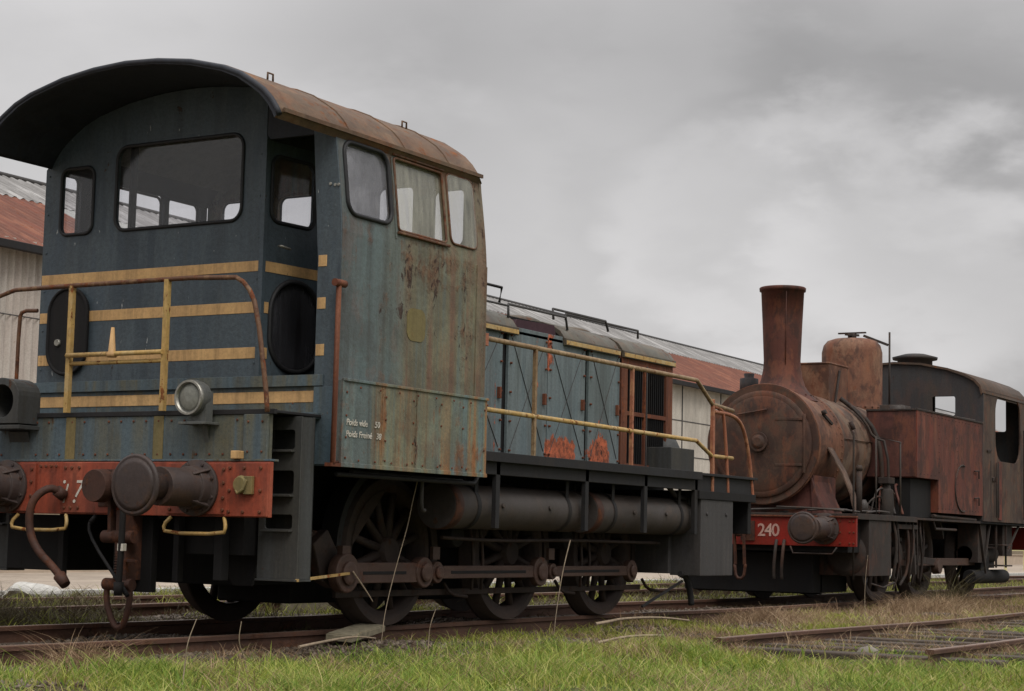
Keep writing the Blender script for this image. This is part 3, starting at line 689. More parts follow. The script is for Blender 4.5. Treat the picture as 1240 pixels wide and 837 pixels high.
# hood roof covers
def cover(xa, xb, ext=0, name='hood_cover'):
    b = MB()
    ys = [-.97-ext,-.95,-.92,-.84,-.72,-.5,-.2,.2,.5,.72,.84,.92,.95,.97]
    A = [b.v((xa,y,hood_z(y)+.01)) for y in ys]; B = [b.v((xb,y,hood_z(y)+.01)) for y in ys]
    A2 = [b.v((xa,y*.985,hood_z(y)-.03)) for y in ys]; B2 = [b.v((xb,y*.985,hood_z(y)-.03)) for y in ys]
    for k in range(len(ys)-1):
        b.f([A[k],A[k+1],B[k+1],B[k]], True); b.f([A2[k],B2[k],B2[k+1],A2[k+1]], True)
        b.f([A[k],A2[k],A2[k+1],A[k+1]]); b.f([B[k],B[k+1],B2[k+1],B2[k]])
    b.f([A[0],B[0],B2[0],A2[0]]); b.f([A[-1],A2[-1],B2[-1],B[-1]])
    b.box(xa,xb,-.985-ext,-.955,2.445,2.51)
    b.mi = 1; b.box(xa+.01,xb-.01,-.990-ext,-.984-ext,2.452,2.49)
    return b.obj(name, ['hoodroof','yellowbar'], D, .003)
cover(2.5,4.0); cover(4.83,5.90); cover(5.97,7.10)
b = MB(); b.box(4.0,4.83,-.80,.80,2.50,2.64); b.mi = 1; b.plate([(4.02,2.50),(4.80,2.50),(4.76,2.62),(4.1,2.60)], [], lambda u,v,w: (u,-.90+w,v), .06)
b.mi=2; b.box(4.0,4.83,-.95,-.90,2.46,2.52)
b.obj('open_hatch', ['black','maroon','hood'], D, .003)
# exhaust hump & roof rails
b = MB(); b.box(2.6,3.75,-.62,.3,2.66,2.88); b.lathe((3.0,.3,2.7),(3.0,.3,3.05),[(0,.16),(1,.14)],20); b.obj('exhaust_hump', 'hoodroof', D, .05)
b = MB()
b.tube([(2.55,-.84,2.86),(3.93,-.84,2.86),(3.86,-.86,2.72)], .013, 7)
b.tube([(3.95,-.90,2.60),(3.98,-.88,2.72),(5.0,-.88,2.72),(5.0,-.9,2.6)], .012, 7); b.tube([(2.6,-.9,2.70),(3.95,-.9,2.70)], .010, 6)
b.tube([(4.95,-.78,2.70),(4.97,-.76,2.80),(6.0,-.76,2.80),(6.02,-.78,2.70)], .012, 7)
b.tube([(5.5,-.6,2.76),(5.5,-.6,2.82),(7.0,-.6,2.82),(7.0,-.6,2.74)], .012, 7)
b.obj('roof_rail', 'greybox', D)
for x in (5.2, 6.2):
    b = MB(); b.lathe((x,-.15,2.68),(x,-.15,2.77),[(0,.3),(.7,.3),(1,.24)],24); b.obj('fan_cover', 'hoodroof', D)

# --- deck / chassis
b = MB(); b.box(.62,7.9,-1.54,1.54,1.345,1.37); b.box(2.5,6.55,-1.55,-1.53,1.30,1.375); b.mi=1
b.box(.62,7.9,-1.50,-1.46,1.20,1.345); b.box(.62,7.9,1.46,1.50,1.2,1.345)
b.obj('walkway', ['dark','dark'], D, .003)
b = MB(); b.box(7.86,7.94,-1.45,1.45,.80,1.19); b.box(6.55,7.9,-1.52,1.52,1.12,1.20); b.obj('rear_beam', 'black', D, .004)
b = MB(); b.box(2.5,7.9,-.48,-.44,.45,1.34); b.box(2.5,7.9,.44,.48,.45,1.34); b.box(.1,2.5,-.48,-.44,.78,1.5); b.box(.1,2.5,.44,.48,.78,1.5)
b.box(.95,1.75,-.44,.44,.32,1.3); b.box(.2,.9,-1.12,-.5,.55,1.5); b.box(3.2,7.6,-.43,.43,.7,1.34)
b.box(1.55,7.8,-.46,.46,1.1,1.34)
for x in (3.25,5.0): b.box(x,x+.05,-.44,.44,.45,1.2)
b.obj('main_frame', 'black', D, .005)
b = MB()
for x in (2.80,4.80,6.45):
    pass
for x in (2.86,4.33,5.45,6.52): b.box(x-.03,x+.03,-1.50,-1.46,.78,1.345)
b.box(2.55,6.6,-1.49,-1.45,1.325,1.345); b.tube([(2.5,-1.40,1.225),(6.1,-1.40,1.225),(6.35,-1.36,1.14),(6.6,-1.36,1.12)], .024, 8); b.tube([(.7,-1.50,1.12),(2.5,-1.50,1.12),(2.6,-1.47,1.18)], .018, 8)
b.tube([(2.5,-1.30,1.26),(6.5,-1.30,1.26)], .018, 8)
b.obj('side_brackets', 'dark', D, .003)
for xa, xb in ((2.36,4.52),(4.66,6.72)):
    b = MB(); b.lathe((xa,-1.25,.945),(xb,-1.25,.945),[(0,.165),(.0,.178),(.03,.178),(.031,.176),(.97,.176),(.971,.178),(1,.165)],36, cap=(True,True))
    b.mi = 1; b.lathe((xa+.005,-1.25,.945),(xa+.13,-1.25,.945),[(0,.150),(0,.184),(.9,.184),(1,.176)],36,cap=(False,False)); b.mi = 0
    b.bolts([(x,-1.25-.175,.96) for x in (xa+.7,xb-.7)], (0,-1,0), .02,.02)
    o_ = b.obj('air_tank', ['tank','coupl'], D)
    for x in np.linspace(xa+.35, xb-.35, 2):
        b = MB(); b.lathe((x-.025,-1.25,.945),(x+.025,-1.25,.945),[(0,.182),(1,.182)],36,cap=(False,False)); b.bar((x,-1.25-.14,1.06),(x,-1.40,1.34),.05,.008,(0,1,0))
        b.obj('tank_strap', 'dark', o_)
# grey box at the rear corner & steps
b = MB(); b.box(6.62,7.37,-1.505,-1.18,.385,1.12); b.box(6.60,7.39,-1.515,-1.17,1.12,1.14); b.box(6.55,6.62,-1.2,-.6,.40,1.12)
b.bolts([(x,-1.505,z) for x in (6.75,7.2) for z in (.98,)], (0,-1,0), .02,.015)
b.obj('battery_box', 'greybox', D, .006)
b = MB(); b.tube([(6.6,-1.3,.4),(6.72,-1.32,.36),(6.78,-1.33,.2),(6.80,-1.33,.1)], .03, 8, smooth_path=1); b.bar((6.65,-1.3,.33),(5.9,-1.25,.10),.02,.02); b.obj('sand_pipe', 'dark', D)
b = MB(); b.box(6.58,7.1,-1.2,-.7,1.37,1.62); b.lathe((7.05,-.9,1.37),(7.05,-.9,1.78),[(0,.17),(.6,.16),(.9,.1),(1,.02)],20); b.obj('sand_filler', 'stepgrey', D, .006)
# walkway handrails
HYR = -1.50
b = MB()
b.tube([(2.53,-1.50,2.26),(6.50,HYR,2.255),(6.86,HYR,2.05),(7.35,HYR,2.02)], .021, 8)
b.obj('walkway_handrail', 'tanbar', D)
b = MB(); b.tube([(2.53,-1.50,1.705),(6.50,HYR,1.675),(6.86,HYR,1.545),(7.35,HYR,1.545)], .020, 8)
b.obj('walkway_handrail', 'yellowbar', D)
for x, zt, mt in ((3.40,2.28,'tanbar'),(5.14,2.27,'orangebar')):
    b = MB(); b.bar((x,HYR,1.33),(x,HYR,zt),.032,.032,(1,0,0)); b.obj('rail_post', mt, D, .003)
b = MB(); b.bar((6.87,HYR,1.14),(6.87,HYR,2.10),.035,.035,(1,0,0)); b.bar((6.93,HYR+.02,1.14),(6.93,HYR+.02,2.03),.03,.03,(1,0,0)); b.obj('rail_post', 'orangebar', D, .003)
b = MB(); b.tube([(7.25,HYR,1.18),(7.22,HYR,1.5),(7.13,HYR,1.97),(7.05,HYR,2.02),(6.9,HYR,2.03)], .018, 8, smooth_path=1)
b.obj('rail_post', 'orangebar', D)
b = MB(); b.tube([(6.9,HYR,1.98),(7.3,HYR,1.98),(7.52,HYR,1.93),(7.66,HYR,1.80),(7.78,HYR,1.55),(7.86,HYR,1.18)], .020, 8, smooth_path=2); b.obj('end_handrail', 'orangebar', D)
for z, x in ((2.26,2.52),(1.705,2.52)):
    b = MB(); b.box(x-.02,x+.05,-1.56,-1.47,z-.07,z+.03); b.obj('rail_bracket', 'orangebar', D, .004)
# far walkway rail
b = MB(); b.tube([(2.53,1.50,2.26),(6.50,1.5,2.255),(6.86,1.5,2.05)], .021, 8); b.tube([(2.53,1.50,1.70),(6.50,1.5,1.68)], .02, 8)
for x in (3.4,5.14,6.87): b.bar((x,1.5,1.33),(x,1.5,2.26),.03,.03,(1,0,0))
b.obj('far_handrail', 'rustbar', D)

# --- wheels and rods
def wheel_mesh(r=.575, ns=12, cw=True, mat='wheel', th=.12):
    """outer face towards -y, centred on the origin"""
    b = MB()
    b.lathe((0,.10,0),(0,-.05,0),[(0,r-.10),(0,r+.03),(.2,r+.03),(.27,r+.004),(1,r-.006),(1,r-.055),(.93,r-.06),(.9,r-.11),(0,r-.115)],56,cap=(False,False))
    b.lathe((0,.08,0),(0,-.085,0),[(0,.13),(.5,.13),(1,.10)],24)
    for k in range(ns):
        a = 2*PI*(k+.5)/ns; c, s_ = math.cos(a), math.sin(a)
        b.tube([(.09*c,-.01,.09*s_),(.3*c,.0,.3*s_),((r-.09)*c,.01,(r-.09)*s_)], [.042,.032,.034], 8)
    if cw:
        a0, a1 = R(95), R(175); pts = [((r-.1)*math.cos(a),(r-.1)*math.sin(a)) for a in np.linspace(a0,a1,10)]
        b.plate(pts, [], lambda u,v,w: (u,-.04+w,v), .09)
    b.lathe((.15,.02,-.16),(.15,-.14,-.16),[(0,.10),(.5,.09),(1,.06)],16)
    return b
axles = [2.31,4.14,5.86]; AZ = .582
wm = wheel_mesh().obj('wheel', 'wheel', None); wm.parent = D; wm.location = Vector((axles[0],-.80,AZ))-DL
for x in axles[1:]: copy_part(wm, D, Vector((x,-.80,AZ))-DL)
for x in axles:
    c_ = copy_part(wm, D, Vector((x,.80,AZ))-DL); c_.rotation_euler = (0,0,PI)
for x in axles+[1.30]:
    b = MB(); b.cyl((x,-.78,AZ),(x,.78,AZ),.075,None,16); b.obj('axle', 'black', D)
# jackshaft crank
b = MB(); b.lathe((1.30,-.60,AZ),(1.30,-.90,AZ),[(0,.2),(.6,.2),(.7,.15),(1,.15)],24); b.plate([(1.18,AZ+.05),(1.35,AZ+.16),(1.55,.50),(1.57,.36),(1.44,.31),(1.30,.36)][::-1], [], lambda u,v,w: (u,-.97+w,v), .08)
b.obj('jackshaft_crank', 'wheel', D, .01)
pins = [(1.44,.425),(2.46,.425),(4.29,.425),(6.01,.425)]
def rod(p, q, w=.10, y0=-1.09, y1=-1.03, big=(.13,.13), nm='coupling_rod'):
    b = MB(); b.box(p[0]+.08,q[0]-.08,y0,y1,p[1]-w/2,p[1]+w/2)
    b.box(p[0]+.12,q[0]-.12,y0+.012,y1-.0,p[1]-w/2-.004,p[1]+w/2+.004)
    b.mi = 1; b.box(p[0]+.2,q[0]-.25,y0-.003,y0+.002,p[1]-.012,p[1]+.012); b.mi = 0
    for c, rr_ in ((p,big[0]),(q,big[1])):
        b.lathe((c[0],y1+.01,c[1]),(c[0],y0-.012,c[1]),[(0,rr_),(.9,rr_),(1,rr_*.92)],24)
        b.lathe((c[0],y0-.012,c[1]),(c[0],y0-.04,c[1]),[(0,rr_*.6),(.7,rr_*.6),(1,rr_*.4)],18)
    b.mi = 0; b.box(p[0]-.05,p[0]+.05,y0+.01,y1,p[1]+.10,p[1]+.20)
    return b.obj(nm, ['rod','black'], D, .004)
rod(pins[0], pins[1], .145, big=(.145,.12)); rod((2.66,.425), pins[2], .095, -1.08,-1.04,(.085,.125)); rod((4.50,.425), pins[3], .085, -1.08,-1.04,(.07,.10))
for x in (2.55,4.40):
    b = MB(); b.box(x-.02,x+.16,-1.07,-1.04,.37,.48); b.obj('rod_knuckle', 'rod', D, .01)
# springs, brake blocks, hangers
for x in axles:
    b = MB()
    for k in range(7):
        h = .42-.045*k; b.box(x-h,x+h,-.68,-.58,1.02-.022*k,1.038-.022*k)
    b.box(x-.06,x+.06,-.70,-.56,.84,1.06); b.box(x-.12,x+.12,-.70,-.5,.48,.72)
    b.obj('leaf_spring', 'dark', D, .002)
    b = MB(); s_ = 1
    a = [R(t) for t in range(-25,26,10)]
    po = [(x+.60*math.cos(t)+.03, AZ+.60*math.sin(t)) for t in a]+[(x+.66*math.cos(t)+.06, AZ+.66*math.sin(t)) for t in reversed(a)]
    b.plate(po[::-1], [], lambda u,v,w: (u,-.84+w,v), .10); b.bar((x+.68,-.80,.60),(x+.70,-.80,1.2),.05,.02); b.bar((x+.70,-.80,.35),(x+.72,-.80,.62),.04,.02)
    b.tube([(x+.72,-.9,.34),(x+.80,-.92,.24),(x+1.05,-.92,.22)], .016, 6, smooth_path=1)
    b.obj('brake_block', 'wheel', D, .004)
for x in (3.15,3.3,5.0,5.15): 
    b = MB(); b.tube([(x,-1.0,1.2),(x+.02,-1.02,.9),(x+.12,-1.03,.62),(x+.15,-1.0,.28)], .014, 6, smooth_path=1); b.obj('sand_pipe', 'wheel', D)
for x in (3.2,5.05):
    b = MB(); b.cyl((x,-.62,.72),(x,-.92,.72),.11,.10,16); b.box(x-.09,x+.09,-.95,-.60,.80,1.15); b.obj('brake_cylinder', 'dark', D, .01)
b = MB(); b.bar((1.6,-.86,.26),(6.6,-.86,.26),.03,.05); b.obj('brake_pull_rod', 'wheel', D, .004)
b = MB(); b.tube([(2.6,-1.15,.70),(3.4,-1.18,.68),(4.6,-1.15,.70),(6.4,-1.17,.69)], .016, 6, smooth_path=1); b.obj('air_pipe', 'wheel', D)
for xa, xb in ((1.72,2.92),(3.6,4.55)):
    b = MB(); b.box(xa,xb,-.36,.36,.17,.72); b.obj('dark_filler_block', 'black', D, .02)  # black filler block added to keep the bright yard from showing between wheels
# curved guard over the first wheel
b = MB(); a = [R(t) for t in range(60,186,9)]
po = [(2.31+.70*math.cos(t), AZ+.70*math.sin(t)) for t in a]+[(2.31+.64*math.cos(t), AZ+.64*math.sin(t)) for t in reversed(a)]
b.plate(po, [], lambda u,v,w: (u,-.86+w,v), .16); b.obj('wheel_guard', 'dark', D, .003)
b = MB(); b.tube([(1.9,-1.42,1.16),(1.92,-1.40,.98),(1.96,-1.38,.90),(2.03,-1.36,.90)], .016, 7, smooth_path=1); b.tube([(.95,-1.45,1.14),(2.4,-1.45,1.13)], .022, 8); b.obj('drain_pipe', 'greybox', D)
for q in ((.12,.2,-1.0,-.93,.38,.8),(.15,.2,.48,.53,.35,.8),(.12,.18,-.62,-.57,.36,.8),(.10,.16,-.40,-.05,.28,.80)):
    b = MB(); b.box(*q); b.obj('rail_guard', 'black', D, .004)
b = MB(); b.plate([(-.55,.8),(-1.14,.8),(-1.02,.34),(-.86,.34)], [], lambda u,v,w: (.42+w,u,v), .03); b.obj('guard_plate', 'black', D, .004)
b = MB(); b.box(.25,.9,.62,1.14,.40,.80); b.obj('far_battery_box', 'black', D, .01)

# ================================================================== STEAM LOCOMOTIVE
T = thing('steam_locomotive', 'rust brown steam tank locomotive with tall flared chimney and dome', 'locomotive', (15, 0, 0))
TL = Vector((15,0,0))
BZ = 1.93
b = MB(); b.mi=0; b.box(11.45,11.50,-1.28,1.28,.69,1.035)
b.mi=1; b.bolts([(11.45,s*y,z) for s in (-1,1) for y in (.55,.62,1.08,1.2,1.25) for z in (.73,.86,.99)], (-1,0,0), .013,.012)
b.box(11.42,11.5,-1.29,1.29,1.035,1.055)
sb = b.obj('buffer_beam', ['red2','grille'], T, .004)
text_mesh('240', .215, 'painted_number', 'oldwhite', sb, (11.4465,-.015,.80), (0,-1,0), (0,0,1), bold=.003, spacing=.86)
sbf = make_buffer('buffer', T, Vector((11.45,-.88,.90))-TL, .70, .19)
copy_part(sbf, T, Vector((11.45,.88,.90))-TL)
b = MB(); b.box(11.43,11.45,.02,.2,.74,.98); b.tube([(11.42,.12,.86),(11.28,.12,.88),(11.2,.12,.95),(11.15,.12,.88),(11.2,.12,.80)], .035, 8, smooth_path=1)
for s in (.06,.18): b.bar((11.2,s,.86),(11.24,s,.45),.025,.04,(1,0,0))
b.tube([(11.24,.05,.45),(11.24,.07,.28),(11.24,.17,.28),(11.24,.19,.45)], .02, 8, smooth_path=1)
b.obj('draw_hook', 'coupl', T)
for y in (-.02,-.12):
    b = MB(); b.tube([(11.44,y-.25,.75),(11.36,y-.27,.66),(11.38,y-.24,.4),(11.4,y-.24,.28)], .02, 8, smooth_path=1); b.obj('brake_hose', 'smech', T)
b = MB(); b.tube([(11.44,-.45,.68),(11.40,-.5,.60),(11.40,-1.0,.60),(11.42,-1.05,.68)], .012, 6); b.obj('shunter_handle', 'smech', T)
# smokebox
b = MB(); r = .72
b.mi = 1; b.lathe((11.60,0,BZ),(11.635,0,BZ),[(0,r-.06),(0,r+.02),(1,r+.02)],64); b.mi = 0
b.lathe((11.62,0,BZ),(12.50,0,BZ),[(0,r-.05),(0,r+.03),(.03,r+.035),(.08,r+.02),(.085,r),(.96,r),(.965,r+.014),(1,r+.014)],64)
b.bolts([(11.615,(r-.01)*math.cos(2*PI*k/30),BZ+(r-.01)*math.sin(2*PI*k/30)) for k in range(30)], (-1,0,0), .012,.012)
for x in (11.72,12.45):
    b.bolts([(x,-(r+.0)*math.cos(a),BZ+(r+.0)*math.sin(a)) for a in np.linspace(-1.2,PI/2,26)], (0,-.9,.3), .012,.010)
smb = b.obj('smokebox', ['srust','sdoor'], T)
b = MB()
b.lathe((11.60,0,BZ),(11.56,0,BZ),[(0,.66),(.6,.66),(.9,.63),(1,.60)],56); b.lathe((11.562,0,BZ),(11.52,0,BZ),[(0,.60),(.3,.56),(.7,.42),(1,.05)],56)
b.lathe((11.54,0,BZ+.02),(11.44,0,BZ+.02),[(0,.09),(.7,.09),(1,.05)],24)
b.lathe((11.50,0,BZ+.02),(11.47,0,BZ+.02),[(0,.12),(1,.12)],24,cap=(True,True))
for z in (BZ+.30,BZ-.26): b.bar((11.548,-.55,z),(11.53,-.2,z),.012,.03)
b.tube([(11.545,-.20,BZ+.28),(11.56,-.52,BZ+.26),(11.56,-.52,BZ-.2)], .010, 6)
b.cyl((11.56,-.57,BZ-.36),(11.56,-.57,BZ+.36),.02,None,8)
b.tube([(11.51,.30,BZ+.36),(11.51,-.1,BZ+.42)], .012, 6)
b.obj('smokebox_door', 'sdoor', smb, .004)
b = MB()
b.lathe((12.49,0,BZ),(13.7,0,BZ),[(0,r-.02),(.38,r-.02),(.385,r-.008),(.42,r-.008),(.425,r-.02),(.80,r-.02),(.805,r-.005),(.86,r-.005),(.865,r-.02),(1,r-.02)],64)
b.lathe((13.6,0,BZ),(16.5,0,BZ),[(0,r-.03),(1,r-.03)],40)
b.tube([(12.6,-.705,BZ+.12),(13.6,-.705,BZ+.12)], .008, 5)
b.obj('boiler', 'sboiler', T)
# chimney
b = MB(); zt = 3.955
prof_c = [(2.50,.46),(2.56,.40),(2.62,.34),(2.70,.29),(2.80,.258),(2.92,.238),(3.02,.232),(3.5,.252),(3.90,.272),(3.905,.292),(3.945,.296),(3.955,.285),(3.955,.255),(3.7,.235),(3.2,.20)]
b.lathe((12.22,0,0),(12.22,0,1),[(z,r_) for z,r_ in prof_c],48,cap=(False,True)); b.mi = 0; b.bolts([(12.22+.39*math.cos(2*PI*k/20),.39*math.sin(2*PI*k/20),2.565) for k in range(20)], (0,0,1), .014,.014)
b.tube([(12.22-.2375*math.cos(PI*.18),-.2375*math.sin(PI*.18),2.95),(12.22-.27*math.cos(PI*.18),-.27*math.sin(PI*.18),3.88)], .006, 5)
b.obj('chimney', 'chim', T)
b = MB(); b.box(13.15,13.85,-.27,.27,2.50,3.075); b.box(13.14,13.86,-.28,.28,3.06,3.085); b.mi=1; b.bar((13.3,-.30,2.55),(13.5,-.285,3.0),.03,.03); b.obj('sand_box', ['srust','smech'], T, .01)
b = MB(); zs=[(2.48,.47),(2.60,.425),(2.66,.415),(3.36,.415),(3.46,.39),(3.52,.34),(3.55,.25),(3.565,.0)]
b.lathe((14.72,0,0),(14.72,0,1),[(z,max(r_,.01)) for z,r_ in zs],48); b.bolts([(14.72+.44*math.cos(2*PI*k/24),.44*math.sin(2*PI*k/24),2.585) for k in range(24)], (0,0,1), .014,.014)
dome = b.obj('steam_dome', 'srust', T)
b = MB(); b.cyl((14.72,0,3.55),(14.72,0,3.64),.06,None,12); b.bar((14.5,0,3.60),(14.94,0,3.63),.05,.03); b.bar((14.72,-.2,3.64),(14.72,.2,3.64),.04,.02); b.bar((14.9,-.1,3.62),(15.12,-.38,3.50),.03,.03)
b.tube([(15.12,-.40,3.68),(15.12,-.40,2.5)], .014, 6); b.obj('safety_valve', 'smech', dome)
# headlamp on the far side
b = MB(); b.lathe((12.56,.60,2.63),(12.56,.60,2.90),[(0,.12),(.75,.12),(.8,.06),(1,.07)],20); b.obj('lubricator_pot', 'ccab', T)
# fittings on the smokebox flank
b = MB(); b.bar((12.0,-.64,2.32),(12.16,-.70,2.20),.03,.03); b.cyl((12.0,-.63,2.33),(12.0,-.68,2.35),.03,None,10)
b.obj('smokebox_lug', 'smech', T)
b = MB(); b.tube([(13.35,-.35,2.62),(13.45,-.62,2.40),(13.5,-.78,2.2),(13.52,-.85,1.9),(13.52,-.88,1.3)], .030, 8, smooth_path=1)
b.obj('boiler_pipe', 'smech', T)
b = MB(); b.tube([(13.2,-.55,2.5),(13.3,-.72,2.3),(13.35,-.80,2.1),(13.4,-.98,2.05),(13.42,-1.0,1.1)], .018, 8, smooth_path=1)
b.obj('boiler_pipe', 'smech', T)
b = MB(); b.tube([(12.9,-.66,2.28),(12.92,-.70,2.18)], .03, 8); b.obj('boiler_plug', 'smech', T)
# curved stays and saddle
b = MB()
pth = [(-.60,2.05),(-.74,1.88),(-.90,1.62),(-1.02,1.35),(-1.08,1.08)]
A = [b.v((11.95,y,z)) for y,z in pth]; B = [b.v((12.12,y,z)) for y,z in pth]; A2=[b.v((11.95,y+.015,z-.005)) for y,z in pth]; B2=[b.v((12.12,y+.015,z-.005)) for y,z in pth]
for k in range(len(pth)-1): b.f([A[k],A[k+1],B[k+1],B[k]],True); b.f([A2[k],B2[k],B2[k+1],A2[k+1]],True); b.f([A[k],A2[k],A2[k+1],A[k+1]]); b.f([B[k],B[k+1],B2[k+1],B2[k]])
b.obj('curved_stay', 'sboiler', T)
b = MB(); b.box(11.75,12.5,-.62,.62,1.06,1.55); b.plate([(-.62,1.06),(-.80,1.06),(-.66,1.35),(-.58,1.6)], [], lambda u,v,w: (11.72+w,u,v), .6); b.obj('saddle', 'stankf', T, .01)
b = MB(); b.box(11.50,16.5,-1.27,1.27,1.055,1.085); b.box(11.5,13.7,-1.28,-1.26,1.02,1.09)
b.mi=1; b.box(11.52,12.9,-1.15,1.15,.62,1.05); b.box(12.0,12.05,-.62,1.1,.10,.72); b.box(11.75,12.9,-.62,1.1,.12,.6); b.box(12.9,19.8,-.5,-.45,.4,1.05); b.box(12.9,19.8,.45,.5,.4,1.05); b.box(12.9,19.8,-.45,.45,.7,1.05)  # lower black boxes added to fill the dark below the beam
b.obj('footplate', ['smech','black'], T, .004)
b = MB()
for p in [((11.6,-.6,1.12),(11.8,-1.2,1.11)),((11.55,.2,1.12),(11.9,-1.0,1.14)),((11.7,-.2,1.10),(12.3,-1.15,1.13)),((11.52,-1.1,1.12),(11.6,-.2,1.16)),((11.9,-1.25,1.11),(13.0,-1.15,1.13))]: b.tube([p[0], ((p[0][0]+p[1][0])/2,(p[0][1]+p[1][1])/2,p[0][2]+.03), p[1]], .012, 6, smooth_path=1)
b.obj('loose_pipes', 'tank', T)
# front lamp irons/poles and handrail
b = MB(); b.tube([(11.52,-1.22,.30),(11.52,-1.22,2.05),(11.52,-1.20,2.08)], .012, 6); b.cyl((11.9,-1.15,1.08),(11.9,-1.15,1.62),.035,None,12); b.cyl((11.9,-1.15,1.62),(11.9,-1.15,1.68),.045,.03,12); b.obj('standing_pipe', 'smech', T)
b = MB(); b.tube([(12.3,-1.22,1.10),(12.3,-1.22,2.05),(13.2,-1.22,2.03),(13.2,-1.22,1.10)], .012, 6); b.obj('front_grab_rail', 'tank', T)
# side tanks
def tank(sgn, nm):
    b = MB()
    y0, y1 = sgn*1.30, sgn*.62
    poly = [(13.60,1.60),(14.50,1.60),(14.50,1.165),(16.50,1.165),(16.50,2.49),(13.60,2.47)]
    b.plate(poly, [], lambda u,v,w: (u, y0-sgn*w, v), .68)
    b.mi = 1; b.box(13.592,13.602,min(y0,y1)+.01,max(y0,y1)-.01,1.61,2.46)
    b.mi = 2; b.box(13.59,16.5,y0-.012,y0+.012,2.475,2.50); b.box(13.58,13.62,min(y0,y1),max(y0,y1),2.465,2.49)
    b.mi = 0; b.box(13.60,13.63,y0-.004,y0+.004,1.6,2.47)
    cx_, cz_ = 15.55,1.52
    b.mi = 2
    if sgn < 0:
        pts = [(cx_+.34*math.cos(2*PI*k/24),y0-.004,cz_+.32*math.sin(2*PI*k/24)) for k in range(5,20)]
        b.tube(pts, .014, 5)
        for z in (1.78,1.40): b.tube([(16.05,y0-.02,z),(16.22,y0-.03,z+.01),(16.22,y0-.03,z-.10)], .012, 5)
        b.bolts([(x,y0,z) for x in np.arange(13.75,16.45,.15) for z in (2.43,1.22 if x>14.5 else 1.65)], (0,-1,0), .008,.006)
    if sgn < 0:
        for x in (14.52,15.3): b.bolts([(x,y0,z) for z in np.arange(1.3 if x>14.6 else 1.7,2.4,.09)], (0,-1,0), .008,.006)
        b.bolts([(13.6,y,z) for y in (-1.26,-.68) for z in np.arange(1.66,2.44,.09)], (-1,0,0), .008,.006)
    return b.obj(nm, ['stank','stankf','smech'], T, .006)
tank(-1,'side_water_tank'); tank(1,'side_water_tank')
b = MB(); b.cyl((14.0,-.9,2.48),(14.0,-.9,2.56),.12,.10,16); b.box(14.3,14.7,-.85,-.55,2.48,2.60); b.tube([(14.6,-.8,2.55),(15.4,-1.1,2.53),(16.4,-1.22,2.52)], .014, 6); b.obj('tank_filler', 'tank', T, .004)
# black box painting the dark void under the tank
b = MB(); b.box(13.65,14.48,-1.20,-.8,1.09,1.59); b.obj('dark_void_box', 'black', T, .005)
for k in range(9):
    x = 12.95+.11*k*1.7; y = -1.1-.12*random.random()
    b = MB(); b.tube([(x,y,1.05),(x+random.uniform(-.08,.08),y-.04,random.uniform(.7,.85)),(x+random.uniform(-.2,.2),y,random.uniform(.35,.55)),(x+random.uniform(-.25,.25),y+.05,random.uniform(.12,.35))], random.uniform(.010,.022), 6, smooth_path=1); b.obj('linkage_rod', 'smech', T)
for k in range(6):
    x = 12.7+.16*k
    b = MB(); b.tube([(x,-.9-.05*k,1.12),(x+.05,-1.0,1.3+.12*(k%3)),(x+.3,-1.05,1.35+.1*(k%2)),(x+.42,-1.0,1.12)], random.uniform(.010,.018), 6, smooth_path=2); b.obj('copper_pipe', ['smech','tank','stankf'][k%3], T)
b = MB(); b.lathe((13.15,-1.05,1.09),(13.15,-1.05,1.50),[(0,.09),(.3,.10),(.8,.09),(.85,.06),(1,.05)],18); b.box(13.05,13.28,-1.12,-.98,1.50,1.58); b.obj('air_pump', 'smech', T, .004)
b = MB(); b.lathe((12.6,-.95,1.09),(12.6,-.95,1.28),[(0,.06),(.7,.06),(1,.03)],14); b.obj('oil_cup', 'tank', T)
# cylinder & motion
b = MB(); b.box(11.95,12.75,-1.26,-.62,.34,1.02); b.lathe((11.9,-.96,.60),(12.85,-.96,.60),[(0,.2),(.05,.27),(.95,.27),(1,.2)],28); b.lathe((11.95,-.92,.88),(12.8,-.92,.88),[(0,.15),(1,.15)],20)
b.tube([(11.98,-1.28,.25),(12.4,-1.28,.20),(12.8,-1.28,.26)], .014, 6)
b.obj('steam_cylinder', 'smech', T, .03)
b = MB(); b.bar((12.8,-.98,.60),(14.0,-.98,.60),.05,.08); b.bar((13.6,-1.04,.60),(15.1,-1.04,.50),.05,.09); b.bar((13.3,-1.10,.9),(13.6,-1.06,.3),.05,.07); b.bar((12.9,-.98,.78),(13.9,-.98,.80),.05,.05)
b.tube([(13.1,-1.2,1.05),(13.15,-1.22,.6),(13.3,-1.2,.3)], .014, 6, smooth_path=1); b.tube([(13.9,-1.2,1.05),(13.95,-1.2,.3)], .013, 6)
b.box(13.1,13.9,-1.22,-1.18,.93,.99); b.bar((13.75,-1.15,.95),(13.85,-1.15,.35),.12,.05); b.cyl((13.45,-1.12,.62),(13.45,-1.0,.62),.14,.10,16)
b.obj('valve_gear', 'smech', T, .004)
sw_ = wheel_mesh(.60, 12, True, 'wheel').obj('wheel', 'wheel', None); sw_.parent = T; sw_.location = Vector((13.35,-.80,.60))-TL
for x in (15.05,17.2): copy_part(sw_, T, Vector((x,-.80,.60))-TL)
for x in (13.35,15.05,17.2): c_ = copy_part(sw_, T, Vector((x,.80,.60))-TL); c_.rotation_euler=(0,0,PI)
b = MB(); b.box(13.4,17.3,-1.06,-1.02,.46,.56); b.lathe((15.2,-1.0,.45),(15.2,-1.1,.45),[(0,.11),(1,.10)],18); b.obj('coupling_rod', 'rod', T, .004)
b = MB(); a=[R(t) for t in range(20,161,10)]
